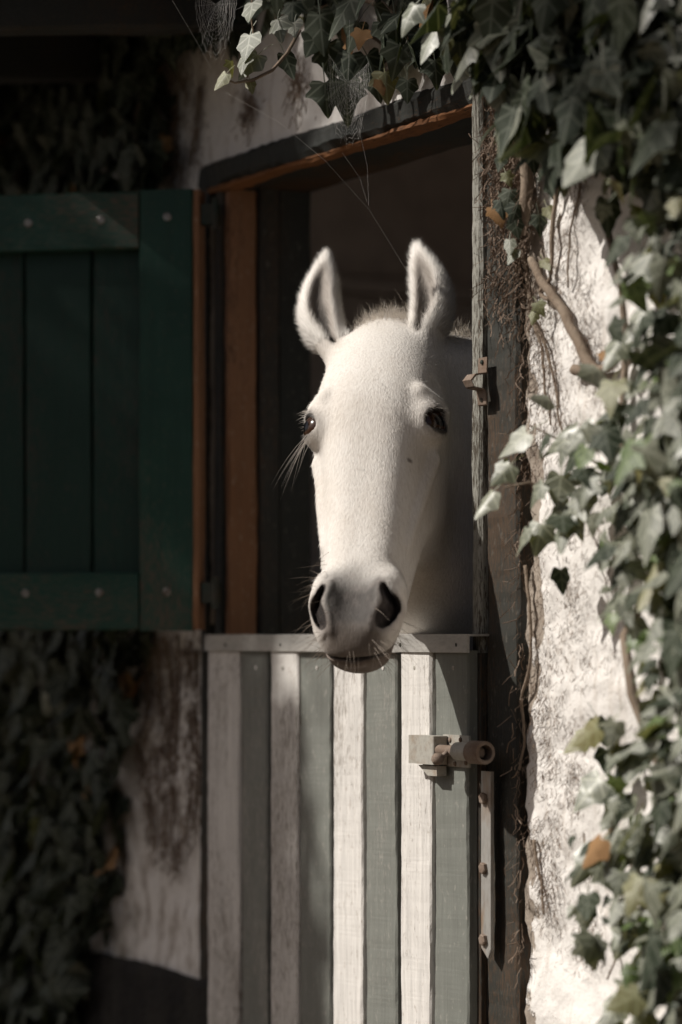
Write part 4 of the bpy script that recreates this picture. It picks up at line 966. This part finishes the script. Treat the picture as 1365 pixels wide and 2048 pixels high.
# ivy above the lintel
TL = hand([(500, 70, 4.66, 0.060, 'ivy', -.5, .8, .4, .1, -1), (515, 110, 4.66, 0.058, 'ivy', -.3, .9, .5, -.5, -.8), (490, 112, 4.65, 0.045, 'ivy', -.6, .6, .6, .3, -1), (452, 148, 4.64, 0.036, 'ivyyellow', -.4, .9, .3, -.5, -.8), (462, 122, 4.65, 0.030, 'ivyyellow', .7, .5, .3, 0, -1),
           (570, 108, 4.72, 0.050, 'ivy_shaded', .2, .9, .1, .35, -1), (556, 38, 4.66, 0.046, 'ivy', -.5, .8, .4, .3, -1), (590, 44, 4.68, 0.040, 'ivy', -.5, .7, .4, .4, -1), (505, 5, 4.64, 0.050, 'ivy', -.6, .7, .5, .3, -1), (500, 160, 4.66, 0.028, 'ivyyellow', 0, 1, .2, .2, -1),
           (640, 30, 4.78, 0.075, 'ivy_shaded', 0, 1, .1, .1, -1), (655, 90, 4.80, 0.070, 'ivy_shaded', .1, 1, .1, .2, -1), (700, 110, 4.78, 0.075, 'ivy_shaded', -.1, 1, .1, -.1, -1), (650, 165, 4.76, 0.062, 'ivy_shaded', 0, 1, .1, .1, -1), (690, 165, 4.74, 0.075, 'ivy_shaded', .05, 1, .1, .1, -1), (745, 145, 4.72, 0.055, 'ivy_shaded', 0, 1, .1, .3, -1),
           (770, 145, 4.68, 0.055, 'ivyyellow', 0, 1, .1, .1, -1), (815, 160, 4.66, 0.042, 'ivy_shaded', 0, 1, .1, 0, -1), (725, 60, 4.70, 0.034, 'dryleaf', 0, 1, .3, -.2, -1), (760, 160, 4.68, 0.030, 'dryleaf', 0.2, 1, .3, .2, -1), (765, 45, 4.68, 0.05, 'ivy_shaded', 0, 1, .2, .3, -1), (800, 90, 4.66, 0.06, 'ivy_shaded', .1, 1, .1, -.2, -1),
           (735, 110, 4.76, 0.06, 'ivy_shaded', .1, 1, .1, .5, -1), (640, 60, 4.8, 0.06, 'ivy_shaded', .1, 1, .1, -.5, -1), (845, 70, 4.6, 0.06, 'ivy_shaded', .1, 1, .1, .1, -1), (790, 30, 4.66, 0.06, 'ivy_shaded', .1, 1, .1, .1, -1), (870, 120, 4.58, 0.05, 'ivy_shaded', .1, 1, .1, .1, -1)])
TL += scatter([(470, -160), (480, 15), (600, 40), (660, 80), (760, 110), (860, 120), (950, 120), (1000, -160)], 0.0, 0.10, 170, 0.045, 0.075, [('ivy_shaded', 6), ('ivy', 1), ('dryleaf', .4), ('ivyyellow', .2)], (-0.1, -1, 0.1), 0.4)
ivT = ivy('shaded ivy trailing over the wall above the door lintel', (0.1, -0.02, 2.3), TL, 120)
stem([D(600, 60, 4.72), D(575, 105, 4.70), D(545, 140, 4.68), D(505, 160, 4.66), D(470, 165, 4.65), D(452, 158, 4.64)], 0.0035, 0.0016, ivT, sides=6)
stem([D(505, -10, 4.64), D(502, 30, 4.65), D(508, 70, 4.66), D(500, 120, 4.66), D(495, 155, 4.66)], 0.0018, 0.0012, ivT, sides=5)
stem(wander(W(640, -60, .02), W(960, 150, .03), 16, .03, 4.0), 0.007, 0.010, ivT)
stem(wander(W(560, -60, .02), W(800, 130, .03), 14, .04, 9.0), 0.004, 0.003, ivT)
# ivy in the shaded leaf colour, upper and lower left
UL_ = scatter([(-130, -160), (-130, 500), (300, 420), (325, 300), (315, 180), (320, 90), (480, 60), (480, -160)], 0.0, 0.10, 1500, 0.045, 0.075, [('ivy_shaded', 7), ('dryleaf', .06)], (-0.1, -1, 0.1), 0.35, pn=0.04)
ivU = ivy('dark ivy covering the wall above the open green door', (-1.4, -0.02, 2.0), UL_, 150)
LL_ = scatter([(-130, 1150), (-130, 2150), (150, 2150), (178, 1900), (195, 1840), (222, 1740), (238, 1600), (255, 1500), (285, 1400), (280, 1200)], 0.0, 0.09, 1500, 0.045, 0.08, [('ivy_shaded', 7), ('ivy', 0.2), ('dryleaf', .10)], (-0.1, -1, 0.15), 0.4, pn=0.03)
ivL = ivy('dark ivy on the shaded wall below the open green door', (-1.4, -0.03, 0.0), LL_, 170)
for i in range(3): stem(wander(W(120 - 60 * i, 2300, .03), W(150 - 70 * i, 1200, .03), 18, .06, 20 + i), 0.008, 0.004, ivL)
for i in range(2): stem(wander(W(260 - 90 * i, 420, .03), W(330 - 90 * i, -60, .03), 14, .05, 30 + i), 0.007, 0.004, ivU)

# ------------------------------------------------------------------ dead stems and rootlets clinging to the plaster
dead = empty('dead_ivy_stems', (0.70, -0.01, 0.5)); tag(dead, 'dry brown ivy stems and rootlets clinging beside the right door post', 'dead ivy')
def wpts(lst, n): return [W(x, y, n) for x, y in lst]
def smooth_pts(p, k=5):
    out = []
    for i in range(len(p) - 1):
        a = p[max(i - 1, 0)]; b = p[i]; c = p[i + 1]; d = p[min(i + 2, len(p) - 1)]
        for j in range(k):
            t = j / k; out.append(0.5 * ((2 * b) + (c - a) * t + (2 * a - 5 * b + 4 * c - d) * t * t + (3 * b - a - 3 * c + d) * t ** 3))
    out.append(p[-1]); return out
DS = [([(1035, 60), (1048, 200), (1055, 300), (1052, 400), (1045, 470)], 0.022, 0.012, 0.009), ([(1060, 520), (1085, 560), (1105, 590), (1130, 630), (1155, 680), (1180, 730), (1200, 745)], 0.014, 0.0065, 0.0095),
      ([(1150, 740), (1180, 745), (1215, 735), (1250, 700)], 0.014, 0.009, 0.007), ([(1125, 330), (1110, 420), (1104, 500), (1102, 555), (1080, 585), (1100, 600)], 0.009, 0.0038, 0.0034),
      ([(1160, 355), (1155, 400), (1140, 470), (1137, 575)], 0.006, 0.0024, 0.0015), ([(1045, 480), (1055, 560), (1068, 640), (1085, 700), (1090, 770), (1105, 850)], 0.006, 0.0035, 0.0016),
      ([(1070, 640), (1090, 690), (1110, 760), (1118, 830), (1135, 900)], 0.005, 0.003, 0.0014), ([(1050, 1130), (1062, 1220), (1060, 1330), (1045, 1400), (1050, 1480), (1040, 1540)], 0.008, 0.003, 0.002),
      ([(1070, 1680), (1078, 1740), (1088, 1800), (1090, 1830)], 0.006, 0.003, 0.0016), ([(1040, 250), (1090, 300), (1130, 330), (1180, 350)], 0.012, 0.006, 0.0025), ([(1000, 200), (1020, 280), (1015, 380), (1030, 470), (1050, 540), (1062, 640)], 0.008, 0.0032, 0.002)]
tracks = []
for lst, n, r0, r1 in DS:
    p = smooth_pts(wpts(lst, n)); stem([q + mnoise.noise_vector(q * 30) * 0.003 for q in p], r0, r1, dead); tracks.append((p, r0))
def strokes(name, pts, parent, lmin, lmax, wmin=0.0005, wmax=0.0011, mat=None, ang=None, off=(0.003, 0.010), lift=0.004):
    """many tiny curled root hairs lying on the wall"""
    v = []; f = []; P0_ = Vector(parent.location)
    for p in pts:
        a = random.choice((-1.15, -1.95, -1.57, 1.2)) + random.gauss(0, 0.35); L = random.uniform(lmin, lmax); w_ = random.uniform(wmin, wmax); cur = random.gauss(0, 0.45)
        q = Vector((p[0], p[1] - random.uniform(*off), p[2])); b = len(v); nseg = 3
        for k in range(nseg + 1):
            d = Vector((math.cos(a), 0, math.sin(a))); s = Vector((-d.z, 0, d.x)) * w_ * (1 - 0.6 * k / nseg)
            c = q - P0_; v += [tuple(c - s), tuple(c + s), tuple(c + Vector((0, -w_ * 1.3, 0)))]
            q = q + d * (L / nseg) + Vector((0, random.uniform(-lift, lift * .4), 0)); a += cur * 0.5 + random.gauss(0, 0.12)
        for k in range(nseg):
            o = b + 3 * k; f += [(o, o + 2, o + 5, o + 3), (o + 2, o + 1, o + 4, o + 5)]
    m = bpy.data.meshes.new(name); m.from_pydata(v, [], f); m.materials.append(mat or M['root']); m.update()
    o = bpy.data.objects.new(name, m); col.objects.link(o); o.parent = parent; o['kind'] = 'stuff'; return o
def along_track(p, n, spread):
    out = []
    for _ in range(n):
        i = random.randrange(len(p) - 1); q = p[i].lerp(p[i + 1], random.random()); out.append((q.x + random.gauss(0, spread), 0.0, q.z + random.gauss(0, spread * 1.3)))
    return out
rp_ = []
for p, r0 in tracks[:7]: rp_ += along_track(p, 210, 0.014)
for p, r0 in tracks[7:]: rp_ += along_track(p, 90, 0.012)
ghost = [[(1070, 600), (1080, 720), (1090, 850), (1100, 1000)], [(1110, 640), (1130, 760), (1160, 880), (1180, 1000)], [(1060, 700), (1065, 830), (1075, 960)], [(1150, 1000), (1140, 1100), (1150, 1200), (1120, 1330)], [(1090, 1090), (1085, 1200), (1100, 1330), (1080, 1450)], [(1180, 1120), (1160, 1230), (1180, 1330), (1150, 1450)],
         [(1070, 1340), (1090, 1420), (1080, 1500), (1095, 1580)], [(1130, 1380), (1110, 1500), (1120, 1600), (1100, 1700)], [(1160, 1480), (1150, 1560), (1160, 1640)], [(1075, 1640), (1085, 1720), (1095, 1800), (1110, 1850)], [(1120, 1640), (1110, 1730), (1125, 1800)], [(1170, 1840), (1200, 1880), (1160, 1900)], [(1190, 700), (1220, 800), (1240, 900), (1230, 1000)], [(1170, 560), (1180, 620), (1200, 690)], [(1200, 1000), (1220, 1100), (1230, 1200), (1220, 1320)]]
for gpts in ghost: rp_ += along_track(smooth_pts(wpts(gpts, 0)), 170, 0.016)
for _ in range(450):
    q = W(random.uniform(1050, 1300), random.uniform(380, 1950)); rp_.append((q.x, 0, q.z))
strokes('rootlets', rp_, dead, 0.005, 0.014, 0.0003, 0.0007)
tg = []
for _ in range(1500):
    x = random.uniform(985, 1065); q = W(x + random.gauss(0, 6), random.triangular(170, 700, 260), 0.01); tg.append((q.x, random.uniform(-0.012, 0.0), q.z))
for _ in range(110):
    q = W(1046 + random.gauss(0, 4), random.uniform(700, 1950), 0.005); tg.append((q.x, -0.003, q.z))
strokes('root_tangle', tg, dead, 0.010, 0.035, 0.0005, 0.0013, off=(0.002, 0.018), lift=0.010)
small = hand([(1005, 310, 4.42, 0.032, 'ivy_shaded', -.1, 1, .2, -.2, -1), (1065, 300, 4.38, 0.042, 'ivy_shaded', 0, 1, .2, .1, -1), (1000, 420, 4.42, 0.030, 'dryleaf', -.2, 1, .2, .1, -1), (985, 415, 4.43, 0.028, 'dryleaf', -.4, .9, .2, .3, -1), (1020, 380, 4.41, 0.036, 'ivy_shaded', -.3, .9, .2, -.2, -1), (1000, 400, 4.42, 0.034, 'ivy_shaded', -.2, .9, .3, .2, -1),
              (1035, 410, 4.4, 0.036, 'ivy_shaded', 0, 1, .1, -.3, -1), (1030, 440, 4.4, 0.034, 'ivy_shaded', .1, 1, .2, .2, -1), (1078, 430, 4.38, 0.036, 'ivy_shaded', .1, 1, .2, .1, -1), (1105, 365, 4.36, 0.034, 'ivy_shaded', 0, 1, .2, .2, -1), (1020, 480, 4.41, 0.032, 'ivy', -.3, .9, .4, .1, -1), (1030, 500, 4.41, 0.030, 'ivy', -.5, .7, .4, -.2, -1),
              (1012, 345, 4.41, 0.026, 'ivyyellow', -.2, 1, .2, .3, -.8), (1095, 415, 4.37, 0.026, 'ivyyellow', -.2, 1, .2, .3, -.8), (1075, 605, 4.38, 0.026, 'ivyyellow', -.2, 1, .4, .3, -.6), (1088, 520, 4.37, 0.024, 'ivyyellow', -.2, 1, .4, .3, -.6), (1070, 625, 4.38, 0.022, 'ivyyellow', -.4, 1, .2, -.2, -.8)])
for L in small:
    o = bpy.data.objects.new('leaf', random.choice(LV[L[4]])); col.objects.link(o); o.parent = dead; o.matrix_local = Matrix.Translation(-dead.location) @ leaf_matrix(*L[:4])
dl = empty('dead_ivy_stems', (-0.75, -0.01, 0.65)); tag(dl, 'brown dead ivy streaks on the shaded wall left of the half door', 'dead ivy')
rl = []
for lst in ([(315, 1270), (318, 1380), (325, 1480), (330, 1600), (325, 1720)], [(335, 1290), (345, 1400), (340, 1500), (350, 1600)], [(355, 1270), (358, 1400), (352, 1530), (345, 1650), (350, 1740)], [(300, 1290), (295, 1400), (310, 1500), (318, 1600)], [(380, 1280), (378, 1400), (385, 1520), (375, 1640), (350, 1740)], [(395, 1300), (392, 1420), (398, 1540), (385, 1660)], [(275, 1480), (290, 1540), (300, 1620), (310, 1700)]):
    p = smooth_pts(wpts(lst, 0.005)); stem(p, 0.0028, 0.0016, dl, sides=5); rl += along_track(p, 260, 0.016)
strokes('rootlets', rl, dl, 0.008, 0.026, 0.0006, 0.0014)
rl = []
for lst in ([(330, 90), (350, 140), (378, 200)], [(330, 180), (340, 280), (335, 340)], [(400, 170), (395, 240), (380, 330)], [(500, 200), (497, 235)], [(590, 150), (600, 185)], [(355, 230), (345, 300), (360, 340)]):
    p = smooth_pts(wpts(lst, 0.005)); stem(p, 0.004, 0.002, ivU, 'twig', sides=5); rl += along_track(p, 120, 0.020)
strokes('rootlets', rl, ivU, 0.008, 0.03, 0.0006, 0.0014)

# ------------------------------------------------------------------ spider webs
def web(label, cx, cy, rx, ry, dpt, a0, a1, rings, spokes, threads):
    c = D(cx, cy, dpt); root = empty('spider_web', c); tag(root, label, 'web', 'spider webs')
    k = dpt / F; tw = 0.25
    def P(a, r): return RT * (math.cos(a) * r * rx * k) + Vector((0, 0, math.sin(a) * r * ry * k)) + TOW * (math.cos(a) * r * rx * k * tw)
    q = MB(); rs = random.Random(int(cx))
    ang = [a0 + (a1 - a0) * i / spokes for i in range(spokes + 1)]
    for a in ang: q.tube([P(a, 0.03), P(a, 1.06)], 0.00006, 3)
    q.build('spokes', M['web'], root)
    q = MB()
    for j in range(rings):
        r = 0.14 + 0.86 * j / (rings - 1)
        pts = []
        for i in range(spokes):
            ra = r * (1 + 0.05 * rs.uniform(-1, 1) + 0.04 * math.sin(3 * ang[i])); pts += [P(ang[i], ra), P((ang[i] + ang[i + 1]) / 2, ra * 0.955)]
        pts.append(P(ang[-1], r)); q.tube(pts, 0.0001, 3)
    q.build('spiral', M['web'], root)
    for t in threads:
        q = MB(); q.tube([D(*x) - c for x in t], 0.00009, 3); q.build('thread', M['web'], root)
web('fine spider web hanging beside the pale ivy sprig, top left of centre', 432, 8, 40, 108, 4.62, math.pi * 0.92, math.pi * 2.08, 15, 14, [[(432, 8, 4.62), (345, -20, 4.6)], [(345, 0, 4.6), (398, 90, 4.62), (422, 135, 4.63)], [(470, 20, 4.62), (500, 5, 4.64)]])
web('spider web strung in front of the dark ivy above the lintel', 697, 165, 42, 122, 4.56, math.pi * 0.85, math.pi * 2.1, 16, 14, [[(448, 182, 4.64), (560, 245, 4.6), (650, 320, 4.58), (740, 420, 4.58), (812, 538, 4.6)], [(697, 165, 4.56), (735, 330, 4.56), (738, 410, 4.58)], [(697, 165, 4.56), (700, 40, 4.7)], [(685, 305, 4.57), (720, 355, 4.57), (735, 405, 4.58)]])

# ------------------------------------------------------------------ the tree that throws the shade (left of the picture)
tr = empty('shade_tree', (-4.1, -5.6, 0.0)); tag(tr, 'leafy yard tree standing out in front of the stable', 'tree'); TB = np.array(tr.location)
clumps = [(-1.70, 0.95, 1.58, 6.6, 28000), (-1.50, 2.35, 1.30, 6.9, 8000), (-0.10, 3.42, 1.00, 6.7, 8000), (1.20, 3.36, 1.20, 7.0, 13000), (-0.98, 0.15, 1.0, 6.5, 12000), (-0.57, 0.58, 0.64, 6.4, 8000), (-2.9, 1.9, 1.5, 7.2, 3500), (0.3, 4.2, 1.3, 7.3, 6000), (2.6, 3.9, 1.3, 7.2, 6000)]
pts = []
for u, z, r, t, n in clumps:
    c = np.array([u, 0, z]) + np.array(SUN) * t; d = rng.normal(0, 1, (n, 3)); d /= np.linalg.norm(d, axis=1, keepdims=True)
    lump = 1 + 0.16 * np.sin(5 * d[:, 0] + 3 * d[:, 2] + u) * np.cos(4 * d[:, 1] + z)
    pts.append(c + d * (r * lump * rng.random(n) ** (1 / 2.2))[:, None])
pts = np.concatenate(pts); n = len(pts)
e1 = rng.normal(0, 1, (n, 3)); e1 /= np.linalg.norm(e1, axis=1, keepdims=True); e2 = np.cross(e1, rng.normal(0, 1, (n, 3))); e2 /= np.linalg.norm(e2, axis=1, keepdims=True)
L_ = (0.055 + 0.05 * rng.random((n, 1)))
A = np.stack([pts - e1 * L_ * .5, pts + e2 * L_ * .28, pts + e1 * L_ * .55, pts - e2 * L_ * .28], 1).reshape(-1, 3) - TB
m = bpy.data.meshes.new('crown'); m.from_pydata(A.tolist(), [], np.arange(n * 4).reshape(-1, 4).tolist()); m.materials.append(M['treeleaf']); m.update()
o = bpy.data.objects.new('crown', m); col.objects.link(o); o.parent = tr; o['kind'] = 'stuff'
cc = [Vector(np.array([u, 0, z]) + np.array(SUN) * t) for u, z, r, t, n in clumps]
fork = Vector((-4.1, -5.3, 4.2))
stem([Vector((-4.1, -5.6, -0.05)), Vector((-4.05, -5.55, 0.4)), Vector((-4.15, -5.5, 2.0)), fork], 0.20, 0.13, tr, 'trunk', M['bark'], 12)
for i, c in enumerate(cc): stem(smooth_pts([fork - Vector((0, 0, 0.1)), fork.lerp(c, 0.45) + Vector((-0.5, -0.1, 1.3 if c.x > -2.6 else 0.0)), c], 5), 0.085, 0.02, tr, 'limb', M['bark'], 8)

# dense hedge out of view behind the camera, added to cut sky fill
hd = empty('added_hedge', (1.5, -7.6, 0.0)); tag(hd, 'tall dark clipped hedge behind the camera, out of view, added to cut sky light', 'added_hedge'); HBs = np.array(hd.location)
n = 26000; pts = np.c_[rng.uniform(-3, 13, n), -7.6 - np.abs(rng.normal(0, 0.35, n)) + 0.25 * np.sin(rng.uniform(0, 6, n)), rng.uniform(0.02, 3.6, n)]
pts[:, 2] = np.minimum(pts[:, 2], 3.3 + 0.25 * np.sin(pts[:, 0] * 1.7))
e1 = rng.normal(0, 1, (n, 3)); e1 /= np.linalg.norm(e1, axis=1, keepdims=True); e2 = np.cross(e1, rng.normal(0, 1, (n, 3))); e2 /= np.linalg.norm(e2, axis=1, keepdims=True); L_ = 0.10 + 0.08 * rng.random((n, 1))
A = np.stack([pts - e1 * L_ * .5, pts + e2 * L_ * .3, pts + e1 * L_ * .55, pts - e2 * L_ * .3], 1).reshape(-1, 3) - HBs
m = bpy.data.meshes.new('foliage'); m.from_pydata(A.tolist(), [], np.arange(n * 4).reshape(-1, 4).tolist()); m.materials.append(M['treeleaf']); m.update()
o = bpy.data.objects.new('foliage', m); col.objects.link(o); o.parent = hd; o['kind'] = 'stuff'
for i in range(9): stem(wander((-2.6 + 1.9 * i, -7.9, -0.05), (-2.5 + 1.9 * i, -7.9, 2.8), 6, 0.1, i), 0.05, 0.02, hd, 'trunk', M['bark'])
